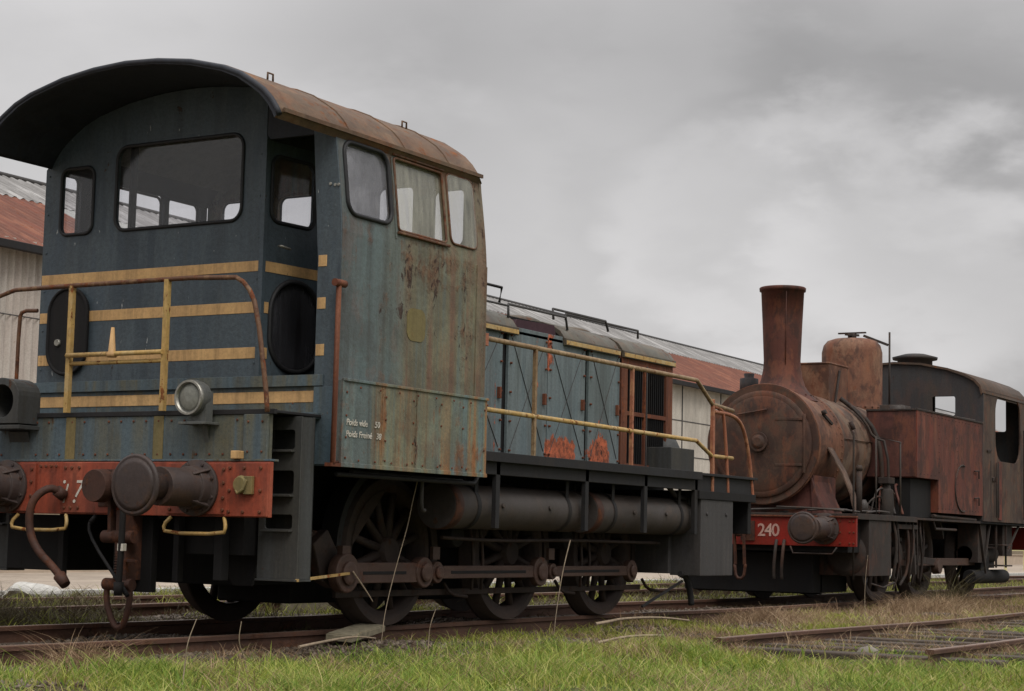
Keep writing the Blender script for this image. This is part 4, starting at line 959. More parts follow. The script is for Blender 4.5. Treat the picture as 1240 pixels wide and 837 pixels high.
po=[(15.05+.68*math.cos(t),.60+.68*math.sin(t)) for t in a]+[(15.05+.63*math.cos(t),.60+.63*math.sin(t)) for t in reversed(a)]
b.plate(po, [], lambda u,v,w:(u,-1.0+w,v), .25); b.tube([(14.5,-1.22,1.06),(14.6,-1.22,.95),(15.5,-1.22,.95)], .02, 6); b.tube([(14.4,-1.25,1.12),(16.3,-1.25,1.10)], .026, 8); b.obj('wheel_splasher', 'smech', T, .003)
# cab
def scab_z(y):
    h = abs(y); return float(np.interp(h,[0,.4,.8,1.05,1.2,1.28,1.31],[3.40,3.375,3.29,3.20,3.12,3.03,2.92]))
ysr = [-1.31,-1.28,-1.2,-1.05,-.8,-.4,0,.4,.8,1.05,1.2,1.28,1.31]
b = MB()
b.plate([(-1.29,1.1),(1.29,1.1)]+[(y,scab_z(y)-.02) for y in reversed(ysr)], [rr(-.90,-.56,2.60,2.88,.03,3), rr(.56,.90,2.60,2.88,.03,3)], lambda u,v,w:(16.50+w,u,v), .03)
b.obj('cab_front', 'ccab', T, .003)
b = MB()
for w, x in ((0,16.47),):
    A=[b.v((16.46,y,scab_z(y))) for y in ysr]; B=[b.v((18.75,y,scab_z(y))) for y in ysr]; A2=[b.v((16.46,y*.985,scab_z(y)-.03)) for y in ysr]; B2=[b.v((18.75,y*.985,scab_z(y)-.03)) for y in ysr]
    for k in range(len(ysr)-1): b.f([A[k],A[k+1],B[k+1],B[k]],True); b.f([A2[k],B2[k],B2[k+1],A2[k+1]],True); b.f([A[k],A2[k],A2[k+1],A[k+1]]); b.f([B[k],B[k+1],B2[k+1],B2[k]])
b.obj('cab_roof', 'ccabroof', T)
b = MB(); b.lathe((17.4,0,3.35),(17.4,0,3.60),[(0,.26),(.62,.26),(.66,.33),(.8,.34),(1,.16)],32); b.obj('roof_vent', 'ccab', T)
for sgn in (-1,1):
    b = MB()
    op = rr(17.14,18.45,1.98,2.96,.30,6)
    b.plate([(16.53,1.09),(18.75,1.09),(18.75,2.98),(16.53,2.98)], [op], lambda u,v,w:(u, sgn*(1.30-w), v), .025)
    b.mi = 1
    for x in (17.06,17.14,18.50): b.tube([(x,sgn*1.34,1.15),(x,sgn*1.34,1.95 if x<17.2 else 2.5)], .014, 6)
    for x in (16.9,17.35): b.box(x-.01,x+.01,min(sgn*1.305,sgn*1.299),max(sgn*1.305,sgn*1.299),1.1,1.97)
    b.bar((16.7,sgn*1.31,2.1),(16.9,sgn*1.31,2.12),.02,.03); b.bar((16.95,sgn*1.31,1.70),(17.15,sgn*1.31,1.72),.02,.05)
    if sgn < 0:
        b.mi = 2; b.box(17.24,17.40,-1.315,-1.302,1.12,1.97)
    b.obj('cab_side', ['cside','smech','stank'], T, .003)
b = MB(); b.plate([(-1.29,1.1),(1.29,1.1)]+[(y,scab_z(y)-.02) for y in reversed(ysr)], [rr(-1.0,-.35,2.5,3.12,.03,3), rr(.25,.95,2.5,3.12,.03,3), rr(-.22,.12,2.6,3.2,.03,3)], lambda u,v,w:(18.72+w,u,v), .03); b.obj('cab_back', 'ccab', T, .003)
b = MB(); b.box(16.5,19.9,-1.28,1.28,1.055,1.085); b.box(16.6,17.1,-.6,.6,1.09,2.5); b.obj('cab_floor', 'black', T, .01)
b = MB(); b.box(18.76,19.9,-1.25,1.25,1.09,2.35); b.obj('coal_bunker', 'cside', T, .02)
b = MB(); b.box(19.85,19.9,-1.28,1.28,.69,1.05); b.obj('rear_beam', 'red2', T)
b = MB()
for z in (.45,.75): b.box(17.35,17.85,-1.34,-1.12,z,z+.02)
for x in (17.35,17.85): b.bar((x,-1.24,1.06),(x,-1.24,.43),.03,.02)
b.bar((16.6,-1.22,1.05),(16.9,-1.22,.35),.03,.03); b.bar((17.1,-1.22,1.05),(16.85,-1.22,.5),.03,.03); b.bar((18.6,-1.22,1.05),(17.9,-1.22,.6),.03,.03)
b.box(16.6,17.0,-1.2,-.9,.5,1.05); b.lathe((16.6,-1.0,.62),(17.9,-1.0,.62),[(0,.12),(1,.12)],18); b.box(18.0,18.5,-1.15,-.7,.6,1.05)
b.obj('cab_steps', 'smech', T, .004)
b = MB(); b.cyl((16.5,-1.1,.3),(18.2,-1.1,.3),.10,None,16); b.box(16.9,17.3,-1.15,-.9,.3,.6); b.obj('brake_cylinder', 'black', T, .01)

# ================================================================== GROUND
def smooth(a, b, t):
    t = np.clip((t-a)/(b-a), 0, 1); return t*t*(3-2*t)
def gz(x, y):
    x = np.asarray(x, float); y = np.asarray(y, float)
    z = -.125 + .018*np.sin(x*1.3+y*.7)+.014*np.sin(x*2.9-y*2.1)+.010*np.sin(y*4.3+x*.9)
    z = z - .06*smooth(-4.5, -9, y) - .25*smooth(-9,-14,y)
    near_yard = smooth(6.2, 7.0, y)
    z = z*(1-near_yard) + (-.14)*near_yard
    far = smooth(30, 60, np.hypot(x, y)); z = z*(1-far) + (-.15)*far
    return z
gx = np.unique(np.concatenate([np.linspace(-400,-30,12), np.linspace(-30,-8,12), np.linspace(-8,30,230), np.linspace(30,80,30), np.linspace(80,500,14)]))
gy = np.unique(np.concatenate([np.linspace(-300,-20,10), np.linspace(-20,-8,14), np.linspace(-8,8,110), np.linspace(8,40,12), np.linspace(40,500,12)]))
XX, YY = np.meshgrid(gx, gy, indexing='ij'); ZZ = gz(XX, YY)
me = bpy.data.meshes.new('ground')
nx, ny = len(gx), len(gy)
verts = np.stack([XX.ravel(), YY.ravel(), ZZ.ravel()], 1)
idx = np.arange(nx*ny).reshape(nx, ny)
faces = np.stack([idx[:-1,:-1].ravel(), idx[1:,:-1].ravel(), idx[1:,1:].ravel(), idx[:-1,1:].ravel()], 1)
me.from_pydata(verts.tolist(), [], faces.tolist())
for p in me.polygons: p.use_smooth = True
g = bpy.data.objects.new('ground', me); C.objects.link(g); g['kind'] = 'structure'
m, nt = newmat('ground_soil')
tc = N(nt, 'ShaderNodeTexCoord').outputs['Object']
n1 = noise(nt, tc, 1.4, 8, .65); n2 = noise(nt, tc, 14, 8, .7); n3 = noise(nt, tc, 60, 4, .6)
soil = ramp(nt, n2, [(.3, S(52,43,36)), (.5, S(78,66,54)), (.7, S(110,96,80))])
green = ramp(nt, n2, [(.3, S(56,62,34)), (.7, S(96,104,56))])
sep = N(nt, 'ShaderNodeSeparateXYZ'); L(nt, tc, sep.inputs[0])
k = mth(nt, 'ADD', mth(nt, 'MULTIPLY', sep.outputs[1], -.5), mth(nt, 'MULTIPLY', n1, 1.6)); k = mth(nt, 'SUBTRACT', k, 1.7, clamp=True)
col = mix(nt, k, soil, green)
v = N(nt, 'ShaderNodeTexVoronoi'); v.inputs['Scale'].default_value = 26; L(nt, tc, v.inputs['Vector'])
col = mix(nt, ramp(nt, v.outputs['Distance'], [(.1, .35), (.4, 0)]), col, S(140,132,120))
finish(nt, col, .95, 0, mth(nt, 'ADD', n2, mth(nt,'MULTIPLY', v.outputs['Distance'], .6)), .8, .03, .1)
me.materials.append(m)
# paved yard behind the trains
b = MB(); b.box(-60,120,6.85,60,-.30,-.10); o_ = b.obj('yard_pavement', 'conc'); o_['kind'] = 'structure'
m, nt = newmat('yard_concrete'); tc = N(nt, 'ShaderNodeTexCoord').outputs['Object']
f = noise(nt, tc, .8, 8, .65); f2 = noise(nt, tc, 9, 6, .7)
c_ = ramp(nt, f, [(.35, S(150,138,126)), (.65, S(186,172,156))]); c_ = mix(nt, ramp(nt, f2, [(.4,.3),(.6,0)]), c_, S(120,108,92))
finish(nt, c_, .9, 0, f2, .3, .01); o_.data.materials.clear(); o_.data.materials.append(m)
b = MB(); b.box(-60,120,6.70,6.85,-.30,-.03); o_ = b.obj('kerb', 'stone', None, .01); o_['kind'] = 'structure'

# ================================================================== TRACKS
def railway(label, yc, gauge, x0, x1, z=0, sl=True, zs=-.14, seedv=0, sink=0, slabel=None):
    t = thing('railway_track', label, 'track', (x0, yc, 0), 'parallel tracks of the yard')
    for s in (-1, 1):
        b = MB(); y = yc + s*gauge/2; b.mi = 0
        prof = [(-.065,-.145),(.065,-.145),(.065,-.13),(.012,-.115),(.012,-.04),(.034,-.032),(.034,-.006),(.026,0),(-.026,0),(-.034,-.006),(-.034,-.032),(-.012,-.04),(-.012,-.115),(-.065,-.13)]
        xs_ = np.linspace(x0, x1, 60)
        R_ = [[b.v((x, y+.008*math.sin(x*.8+s+seedv)+dy, z+dz+.006*math.sin(x*.7+2*s+seedv))) for dy, dz in prof] for x in xs_]
        for i in range(len(R_)-1):
            for k in range(len(prof)):
                b.mi = 1 if k == 7 else 0
                b.f([R_[i][k],R_[i][(k+1)%len(prof)],R_[i+1][(k+1)%len(prof)],R_[i+1][k]])
        b.mi = 0; b.f(R_[0]); b.f(R_[-1])
        b.obj('rail', ['railm','railtop'], t)
    n = min(98, int((x1-x0)/.62))
    if sl:
        pr = None
        for k in range(n):
            x = x0+.3+k*.62
            if pr is None:
                b = MB(); b.box(-.12,.12,-1.28,1.28,-.13,0)
                pr = b.obj('sleeper', 'sleeper', None, .012); pr.parent = t; o_ = pr
            else:
                o_ = pr.copy(); C.objects.link(o_); o_.parent = t
            o_.location = (x-x0+random.uniform(-.03,.03), random.uniform(-.06,.06), zs+random.uniform(-.012,.008)); o_.rotation_euler = (0, 0, random.uniform(-.03,.03))
    return t
railway('rusty track under both locomotives', 0, 1.505, -14, 46, 0, True, -.115)
railway('overgrown track in the grass in front of the steam locomotive', -4.06, 1.62, 3.2, 46, -.004, True, -.078, 3)
railway('dark rusty track running behind the locomotives', 3.87, 1.50, -12, 48, 0, True, -.115, 5)

# ================================================================== WAREHOUSE
Wh = thing('warehouse', 'long goods shed with rusty red and grey corrugated roof behind the locomotives', 'warehouse', (16, 15, 0))
Wh.rotation_euler = (0,0,R(1.9))
WY, EZ, RY, RZ = 15.0, 5.72, 20.0, 8.05
def corr(x0, x1, f, step, amp, pitch, vs):
    """corrugated sheet: f(x, v, h) -> point"""
    b = MB(); n = int((x1-x0)/step)+1; R_ = []
    for i in range(n+1):
        x = x0+(x1-x0)*i/n; h = amp*math.sin(2*PI*x/pitch)
        R_.append([b.v(f(x, v, h)) for v in vs])
    for i in range(n):
        for k in range(len(vs)-1): b.f([R_[i][k],R_[i+1][k],R_[i+1][k+1],R_[i][k+1]], True)
    return b
wallpaint = weathered('white_corrugated_wall', S(190,184,176), S(182,172,164), S(196,190,180), rust=.12, streak=(2,2,.25), rough=.7, rustcols=(S(132,104,88), S(160,132,112)), edge=.2, seed=60)
M['wallpaint'] = wallpaint
M['panelwall'] = weathered('pale_panel_wall', S(198,192,182), S(190,184,174), S(204,198,188), rust=.05, streak=(1,1,.3), rough=.7, rustcols=(S(140,124,110), S(160,144,128)), edge=.2, seed=61)
M['roofred'] = weathered('rusty_red_roof', S(122,76,62), S(106,68,56), S(138,92,74), rust=.34, streak=(1.6,.5,.5), rough=.8, rustcols=(S(92,58,46), S(146,88,66)), edge=.3, seed=62, bd=.02)
M['roofgrey'] = weathered('grey_sheet_roof', S(150,148,146), S(118,116,114), S(176,174,172), rust=.12, streak=(6,.4,.4), rough=.7, rustcols=(S(90,80,74), S(120,108,98)), edge=.2, seed=63)
M['palesheet'] = weathered('pale_roof_sheets', S(176,176,172), S(164,164,160), S(184,182,176), rust=.1, streak=(6,.4,.4), rough=.7, rustcols=(S(120,110,100), S(140,130,118)), edge=.2, seed=64)
corr(-12, 30, lambda x,v,h: (x, WY+h, v), .03, .036, .17, [1.05,2.6,4.2,EZ]).obj('corrugated_wall', 'wallpaint', Wh)
b = MB(); b.box(30,95,WY-.01,WY+.1,1.05,EZ)
b.mi = 1
for x in np.arange(30,95,3.1): b.box(x,x+.05,WY-.03,WY-.01,1.05,EZ)
for z in (2.2,3.3,4.4): b.box(30,95,WY-.02,WY-.01,z,z+.03)
b.obj('panel_wall', ['panelwall','greybox'], Wh)
b = MB(); 
for z in (3.05,4.35): b.box(-12,30,WY-.035,WY-.025,z,z+.02)
for x in (9.0,20,26): b.box(x,x+.09,WY-.10,WY-.03,.2,EZ-.1)
b.obj('wall_rails', 'greybox', Wh)
b = MB(); b.box(-12,95,WY-.03,WY+.2,.38,1.05); b.obj('lower_wall', 'darkwall', Wh)
b = MB(); b.box(-12,95,WY-.25,WY+.2,-.12,.36); b.box(-12,95,WY-.30,WY-.02,.36,.40); b.obj('plinth', 'conc', Wh, .01)
k1 = .665
corr(-12.5, 17.6, lambda x,v,h: (x, WY-.25+(RY-WY+.25)*v-h*.3, EZ-.12+(RZ-EZ+.12)*v+h), .06, .022, .24, [0,.2,.4,k1]).obj('lower_roof', 'roofred', Wh)
corr(17.6, 30, lambda x,v,h: (x, WY-.25+(RY-WY+.25)*v-h*.3, EZ-.12+(RZ-EZ+.12)*v+h), .06, .022, .24, [0,.2,.4,k1]).obj('pale_roof_section', 'palesheet', Wh)  # paler stretch of the lower roof
corr(30, 95, lambda x,v,h: (x, WY-.25+(RY-WY+.25)*v-h*.3, EZ-.12+(RZ-EZ+.12)*v+h), .06, .022, .24, [0,.2,.4,k1]).obj('lower_roof', 'roofred', Wh)
corr(-12.5, 95, lambda x,v,h: (x, WY-.25+(RY-WY+.25)*v-h*.3, EZ-.115+(RZ-EZ+.12)*v+h+.01), .06, .026, .24, [k1-.01,.85,1]).obj('upper_roof', 'roofgrey', Wh)
b = MB(); b.plate([(RY,RZ),(RY+5,EZ-.1),(RY+5,EZ-.16),(RY,RZ-.06)], [], lambda u,v,w: (-12.5+w*107.5,u,v), 1); b.obj('back_roof', 'roofgrey', Wh)
b = MB(); b.tube([(-12.5,RY,RZ+.03),(95,RY,RZ+.03)], .06, 8); b.obj('ridge_cap', 'greybox', Wh)
b = MB(); b.box(-12.5,95,WY-.36,WY-.24,EZ-.26,EZ-.12); b.obj('gutter', 'dark', Wh, .01)
b = MB(); b.plate([(WY,-.1),(RY+5,-.1),(RY+5,EZ-.1),(RY,RZ-.05),(WY,EZ-.1)], [], lambda u,v,w: (-12+w,u,v), .15); b.plate([(WY,-.1),(RY+5,-.1),(RY+5,EZ-.1),(RY,RZ-.05),(WY,EZ-.1)], [], lambda u,v,w: (94.8+w,u,v), .15); b.box(-12,95,RY+4.9,RY+5,-.1,EZ-.1); b.obj('end_wall', 'wallpaint', Wh)

# ================================================================== SMALL THINGS ON THE GROUND
b = MB(); b.box(-.42,.42,-.10,.10,0,.045); b.box(-.40,.41,-.095,.095,.045,.052)
o_ = b.obj('wooden_plank', 'wood', None, .008); o_.location = (1.80,-.93,-.045); o_.rotation_euler = (R(4),R(-3),R(18)); tag(o_, 'short weathered grey plank lying by the near rail below the front wheel', 'plank')
b = MB(); b.box(-.42,.42,-.11,.11,-.07,.07); b.mi=1; b.cyl((.25,-.11,0),(.25,-.112,0),.02)
o_ = b.obj('timber_block', ['wood','black'], None, .015); o_.location=(6.6,2.75,-.05); o_.scale=(1.5,1.2,1.2); o_.rotation_euler=(0,0,R(-25)); tag(o_, 'grey timber baulk lying between the two tracks behind the first diesel wheel', 'timber')
def rock(name, loc, r, label, mat='stone', seedv=0):
    bm = bmesh.new(); bmesh.ops.create_icosphere(bm, subdivisions=3, radius=1)
    rnd = np.random.default_rng(seedv); d = [Vector(rnd.normal(size=3)).normalized() for _ in range(9)]; h = [rnd.uniform(.55,.95) for _ in range(9)]
    for v in bm.verts:
        n_ = v.co.normalized()
        for a, t in zip(d, h):
            q = n_.dot(a)*v.co.length
            if q > t: v.co -= a*(q-t)
        v.co = Vector((v.co.x*r[0], v.co.y*r[1], v.co.z*r[2]))
    me = bpy.data.meshes.new(name); bm.to_mesh(me); bm.free(); me.materials.append(M[mat])
    o = bpy.data.objects.new(name, me); C.objects.link(o); o.location = loc; tag(o, label, 'stone', 'loose stones on the ground'); return o
rock('stone', (5.2,5.9,-.02), (.42,.3,.13), 'pale rounded boulder lying on the weeds at the far left of the photo', 'stone', 1)
rock('stone', (3.9,-4.15,-.09), (.14,.1,.05), 'small grey stone in the grass at the near end of the overgrown track', 'gstone', 2)
rock('stone', (4.3,-5.9,-.12), (.13,.1,.06), 'grey stone in the short grass at the lower right of the photo', 'gstone', 3)
def branch(pts, r, label, mat='twig', name='fallen_branch'):
    b = MB(); rad = list(np.linspace(r, r*.45, 12)); b.tube(pts, rad, 6, smooth_path=2); o = b.obj(name, mat, None)
    c = Vector(pts[0]); o.data.transform(Matrix.Translation(-c)); o.location = c; tag(o, label, 'branch', 'dead sticks and stalks'); return o
branch([(4.9,-1.30,-.03),(5.05,-1.36,-.01),(5.4,-1.28,.0),(5.65,-1.36,.01),(6.1,-1.38,.0),(6.4,-1.5,-.03)], .016, 'pale thin crooked stick lying on dry weeds below the last diesel wheel')
branch([(2.6,-2.55,-.05),(3.2,-2.5,-.02),(3.7,-2.55,-.03)], .014, 'short pale stick on the grass in the middle of the foreground')
branch([(.55,-1.35,-.06),(.95,-1.32,-.03),(1.35,-1.25,-.02),(1.7,-1.18,-.05)], .012, 'thin pale stick lying beside the grey plank')
branch([(1.44,-1.14,.44),(1.56,-1.18,.30),(1.62,-1.2,.22)], .008, 'thin bare twig leaning on the crank of the coupling rod')
branch([(2.05,-1.28,1.14),(1.98,-1.28,.95),(1.93,-1.28,.78),(1.80,-1.28,.5),(1.66,-1.28,.15),(1.6,-1.3,-.08)], .005, 'long dead stalk hanging from the cab skirt over the first wheel')
branch([(4.32,-1.35,.70),(4.2,-1.35,.45),(4.1,-1.35,.1),(4.05,-1.36,-.1)], .0055, 'dead stalk standing in front of the middle diesel wheel')
SL = ['tallest bare stalk in the foreground grass','tall dead stalk in front of the 240 buffer beam','bare crooked stalk at the lower left edge of the grass','leaning bare stalk in the grass below the front buffer']
for i,(x,y,h,dx) in enumerate([(1.15,-2.0,.36,.06),(10.9,-1.6,.75,.02),(-2.1,-2.6,.40,.08),(-1.3,-2.4,.36,-.1)]):
    k_ = random.uniform(-.06,.06)
    o = branch([(x,y,-.15),(x+dx*.3+k_,y+.02,h*.3-.12),(x+dx*.7-k_,y,h*.65-.14),(x+dx,y-.02,h-.15)], .0045, SL[i], 'twig', 'dead_stalk'); o['category']='plant'; o['group'] = 'dead stalks standing along the near rail'
# yellow barrier far behind
Bt = thing('barrier', 'low yellow metal barrier in the distance below the steam locomotive cab', 'barrier', (56,10,-.1))
b = MB(); b.box(50,70,9.96,10.04,.62,.86); b.obj('barrier_rail', 'yellowdirty', Bt, .01)
for x in np.arange(50,70.1,2.5):
    b = MB(); b.box(x-.05,x+.05,10.04,10.12,-.1,.86); b.obj('barrier_post', 'yellowdirty', Bt)

# ================================================================== VEGETATION
def blades(name, P, H, W, bend, mat, label=None, cat=None, kind='stuff'):
    """P (n,3) roots; H heights; W widths; bend lean amount; three-segment blades"""
    n = len(P); a = rng.uniform(0, 2*PI, n); d = np.stack([np.cos(a), np.sin(a), np.zeros(n)], 1); s_ = np.stack([-np.sin(a), np.cos(a), np.zeros(n)], 1)
    aw = rng.uniform(0, 2*PI, n); sw = np.stack([np.cos(aw), np.sin(aw), np.zeros(n)], 1)
    ln = (bend*rng.uniform(.2,1.2,n))[:,None]*H[:,None]*d
    V = []
    for t, wv in ((0,1.0),(.4,.85),(.75,.55),(1,0)):
        c = P + ln*(t**2) + np.array([0,0,1])*(H*t*(1-.25*t*np.minimum(1,bend)))[:,None]
        if wv > 0: V += [c - sw*(W*wv/2)[:,None], c + sw*(W*wv/2)[:,None]]
        else: V += [c]
    V = np.stack(V, 1); verts = V.reshape(-1, 3); base = np.arange(n)*7
    q = np.concatenate([np.stack([base, base+1, base+3, base+2],1), np.stack([base+2, base+3, base+5, base+4],1)])
    t3 = np.stack([base+4, base+5, base+6], 1)
    me = bpy.data.meshes.new(name); me.vertices.add(len(verts)); me.vertices.foreach_set('co', verts.ravel())
    loops = np.concatenate([q.ravel(), t3.ravel()]); me.loops.add(len(loops)); me.loops.foreach_set('vertex_index', loops)
    st = np.concatenate([np.arange(len(q))*4, len(q)*4+np.arange(len(t3))*3]); me.polygons.add(len(st)); me.polygons.foreach_set('loop_start', st)
    me.update(calc_edges=True); me.validate()
    o = bpy.data.objects.new(name, me); C.objects.link(o); me.materials.append(mat)
    if kind: o['kind'] = kind
    if label: o['label'] = label; o['category'] = cat
    return o
def leafmat(name, stops, trans=.35):
    m, nt = newmat(name)
    ge = N(nt, 'ShaderNodeNewGeometry'); tc = N(nt, 'ShaderNodeTexCoord').outputs['Object']
    pn = noise(nt, tc, .9, 4); f = mth(nt, 'ADD', mth(nt, 'MULTIPLY', ge.outputs['Random Per Island'], .6), mth(nt, 'MULTIPLY', pn, .8)); f = mth(nt, 'SUBTRACT', f, .2, clamp=True)
    c = ramp(nt, f, stops)
    df = N(nt, 'ShaderNodeBsdfPrincipled'); df.inputs['Roughness'].default_value = .6; df.inputs['Specular IOR Level'].default_value = .25; L(nt, c, df.inputs['Base Color'])
    tr = N(nt, 'ShaderNodeBsdfTranslucent'); L(nt, c, tr.inputs[0])
    mx = N(nt, 'ShaderNodeMixShader'); mx.inputs[0].default_value = trans; L(nt, df.outputs[0], mx.inputs[1]); L(nt, tr.outputs[0], mx.inputs[2])
    o = N(nt, 'ShaderNodeOutputMaterial'); L(nt, mx.outputs[0], o.inputs[0]); return m
gm = leafmat('grass_green', [(.05, S(62,80,30)), (.3, S(104,132,50)), (.5, S(140,164,70)), (.68, S(172,174,94)), (.9, S(206,190,138))])
gy_ = leafmat('grass_yellow_green', [(.05, S(104,118,44)), (.5, S(158,166,70)), (.95, S(192,184,112))])
dm = leafmat('dry_grass', [(.05, S(96,74,56)), (.4, S(142,116,90)), (.7, S(172,148,116)), (.95, S(206,186,154))], .25)
dk = leafmat('dark_weeds', [(.05, S(60,52,40)), (.5, S(96,84,62)), (.95, S(112,112,68))], .2)
def inview(x, y, pad=.6):
    dx, dy = x+9.649, y+9.086
    fw = dx*.8535+dy*.511; rt = dx*.5115-dy*.859
    return (fw > 3) & (np.abs(rt) < fw*.2765+pad+.04*fw)
def cnoise(x, y, s, ph=0):
    return (np.sin(x*s+ph)+np.sin(y*s*1.3+ph*2)+np.sin((x+y)*s*.7+1.3+ph)+np.sin((x-y)*s*1.9+ph*.5)+np.sin(x*s*2.7+y*s*2.1+ph*3))/5
def scatter(n, x0, x1, y0, y1, dens):
    x = rng.uniform(x0,x1,n); y = rng.uniform(y0,y1,n); k = inview(x,y); x, y = x[k], y[k]
    k = rng.random(len(x)) < dens(x,y); x, y = x[k], y[k]
    return np.stack([x, y, gz(x,y)-.01], 1)
def greenline(x): return -1.2 - .14*np.clip(x+3,0,11) + .14*np.sin(x*1.1) + .08*np.sin(x*3.7)   # green grass below this y
# green foreground
P = scatter(1150000, -5, 16, -9, -1.2, lambda x,y: np.clip((greenline(x)-y)*1.6,0,1)*np.clip(.55+1.2*cnoise(x,y,2.4),.06,1)*np.where((y<-2.9)&(y>-5.05)&(x>2.8), .20, 1)*np.clip(1.2-(x+3)*.05,.25,1))
Hh = rng.gamma(6, .0145, len(P))*(.85+.9*cnoise(P[:,0],P[:,1],2.9,1.0))*np.where((P[:,1]<-2.9)&(P[:,1]>-5.6)&(P[:,0]>2.5), .5, 1); Hh = np.clip(Hh,.02,.32)
blades('grass', P, Hh, rng.uniform(.004,.0085,len(P)), .95, gm, 'bright green grass along the bottom of the photo', 'grass')
P = scatter(260000, -5, 24, -10, -1.6, lambda x,y: np.clip((greenline(x)-y)*1.3,0,1)*np.clip(.30+1.1*cnoise(x,y,1.6,4)+np.clip((x-1)*.08,0,.35),0,1)*np.where((y<-2.9)&(y>-5.05)&(x>2.8), .16, 1))
Hh = np.clip(rng.gamma(6,.015,len(P)),.02,.28)*np.where((P[:,1]<-2.9)&(P[:,1]>-5.6)&(P[:,0]>2.5), .55, 1)
blades('grass', P, Hh, rng.uniform(.004,.010,len(P)), .9, gy_, 'yellowing grass mixed into the green at the lower right', 'grass')
# dry straw strip beside the near rail
P = scatter(300000, -6, 26, -3.4, -.78, lambda x,y: np.clip(.26+.9*cnoise(x,y,2.3,2),.0,1)*np.clip((y-greenline(x)+.9)*1.2,.08,1)*np.where(x>5.5,1.0,.6)*np.where((y<-2.9)&(x>2.8),.2,1)*np.clip(.55+.9*cnoise(x,y,1.2,9),.1,1))
Hh = np.clip(rng.gamma(5,.020,len(P))*(1+.6*cnoise(P[:,0],P[:,1],3.1,.4))*np.where(P[:,0]>5.5,1.1,.62)*np.where(P[:,1]>-1.0,.5,1),.02,.34)
blades('dry_grass', P, Hh, rng.uniform(.003,.008,len(P)), 1.1, dm, 'dry straw coloured grass beside the near rail', 'grass')
P = scatter(300000, -5, 14, -8, -1.9, lambda x,y: np.clip(.10+1.2*cnoise(x,y,2.9,7)+.15*np.exp(-((x+.6)/1.2)**2),.0,1))
blades('dry_grass', P, np.clip(rng.gamma(5,.018,len(P)),.02,.24), rng.uniform(.003,.007,len(P)), 1.3, dm, 'dead straw patches between the green grass', 'grass')
P = scatter(60000, -5, 14, -8, -1.6, lambda x,y: np.clip(-.1+1.2*cnoise(x,y,3.7,1),.0,1)*np.clip((greenline(x)-y)*2+.6,0,1))
blades('broad_weeds', P, np.clip(rng.gamma(6,.011,len(P)),.02,.13), rng.uniform(.012,.026,len(P)), 1.6, gm, 'low broad leaved weeds in the green grass', 'weeds')
P = scatter(120000, 2, 20, -3.2, -.9, lambda x,y: np.clip(.15+1.1*cnoise(x,y,1.9,8),.0,1))
blades('grass', P, np.clip(rng.gamma(6,.013,len(P)),.02,.2), rng.uniform(.004,.009,len(P)), 1.0, gy_, 'sparse green tufts in the straw beside the near rail', 'grass')
P = scatter(90000, -6, 20, -8, 2.0, lambda x,y: np.clip(.0+1.1*cnoise(x,y,4.1,5),.0,1))
blades('leaf_litter', P, rng.uniform(.015,.035,len(P)), rng.uniform(.012,.03,len(P)), 2.4, dk, 'dead leaves and litter scattered on the soil', 'leaf litter')
# weeds inside and behind the track
P = scatter(420000, -6, 30, -.70, 6.6, lambda x,y: np.clip(.25+.9*cnoise(x,y,1.7,3),.0,1)*np.where(y<.7,.35,1)*np.clip(1.3-(x+6)*.03,.3,1))
Hh = np.clip(rng.gamma(4,.028,len(P))*(1+.8*cnoise(P[:,0],P[:,1],1.5,2.2)),.02,.38)*np.where(P[:,1]<.75,.45,1)
blades('dry_weeds', P, Hh, rng.uniform(.005,.012,len(P)), 1.0, dk, 'brown weeds between and behind the tracks', 'weeds')
P = scatter(160000, -6, 34, .8, 6.6, lambda x,y: np.clip(.05+1.0*cnoise(x,y,1.3,6),.0,1))
blades('weeds', P, np.clip(rng.gamma(5,.025,len(P)),.02,.3), rng.uniform(.006,.012,len(P)), .9, gy_, 'pale green weeds behind the track', 'weeds')
# tangled dry scrub by the front of the diesel
def scrub(name, cx_, cy_, rx, ry, h, n, mat, label):
    x = cx_+rng.normal(0,rx*.5,n); y = cy_+rng.normal(0,ry*.5,n); P = np.stack([x,y,gz(x,y)-.01],1)
    Hh = np.clip(rng.gamma(6,h/6,n)*np.exp(-((x-cx_)/rx)**2*.7-((y-cy_)/ry)**2*.7),.03,h*1.7)
    return blades(name, P, Hh, rng.uniform(.003,.007,n), 1.3, mat, label, 'weeds')
scrub('dry_scrub', .2, 1.9, 1.6, .7, .34, 9000, dk, 'tangled brown scrub behind the front coupling of the diesel')
scrub('dry_scrub', -1.4, -1.25, .4, .22, .22, 900, dm, 'pale wiry weeds on the near rail at the far left')
scrub('dry_scrub', 8.8, -1.35, 1.6, .35, .17, 3500, dm, 'pinkish straw tuft between the two locomotives')
scrub('dry_scrub', 13.6, -1.55, 2.6, .4, .24, 5500, dm, 'straw weeds growing against the steam locomotive wheels')
scrub('dry_scrub', 15.0, -1.25, .9, .25, .5, 700, dk, 'tall dark weeds in front of the steam locomotive wheel')
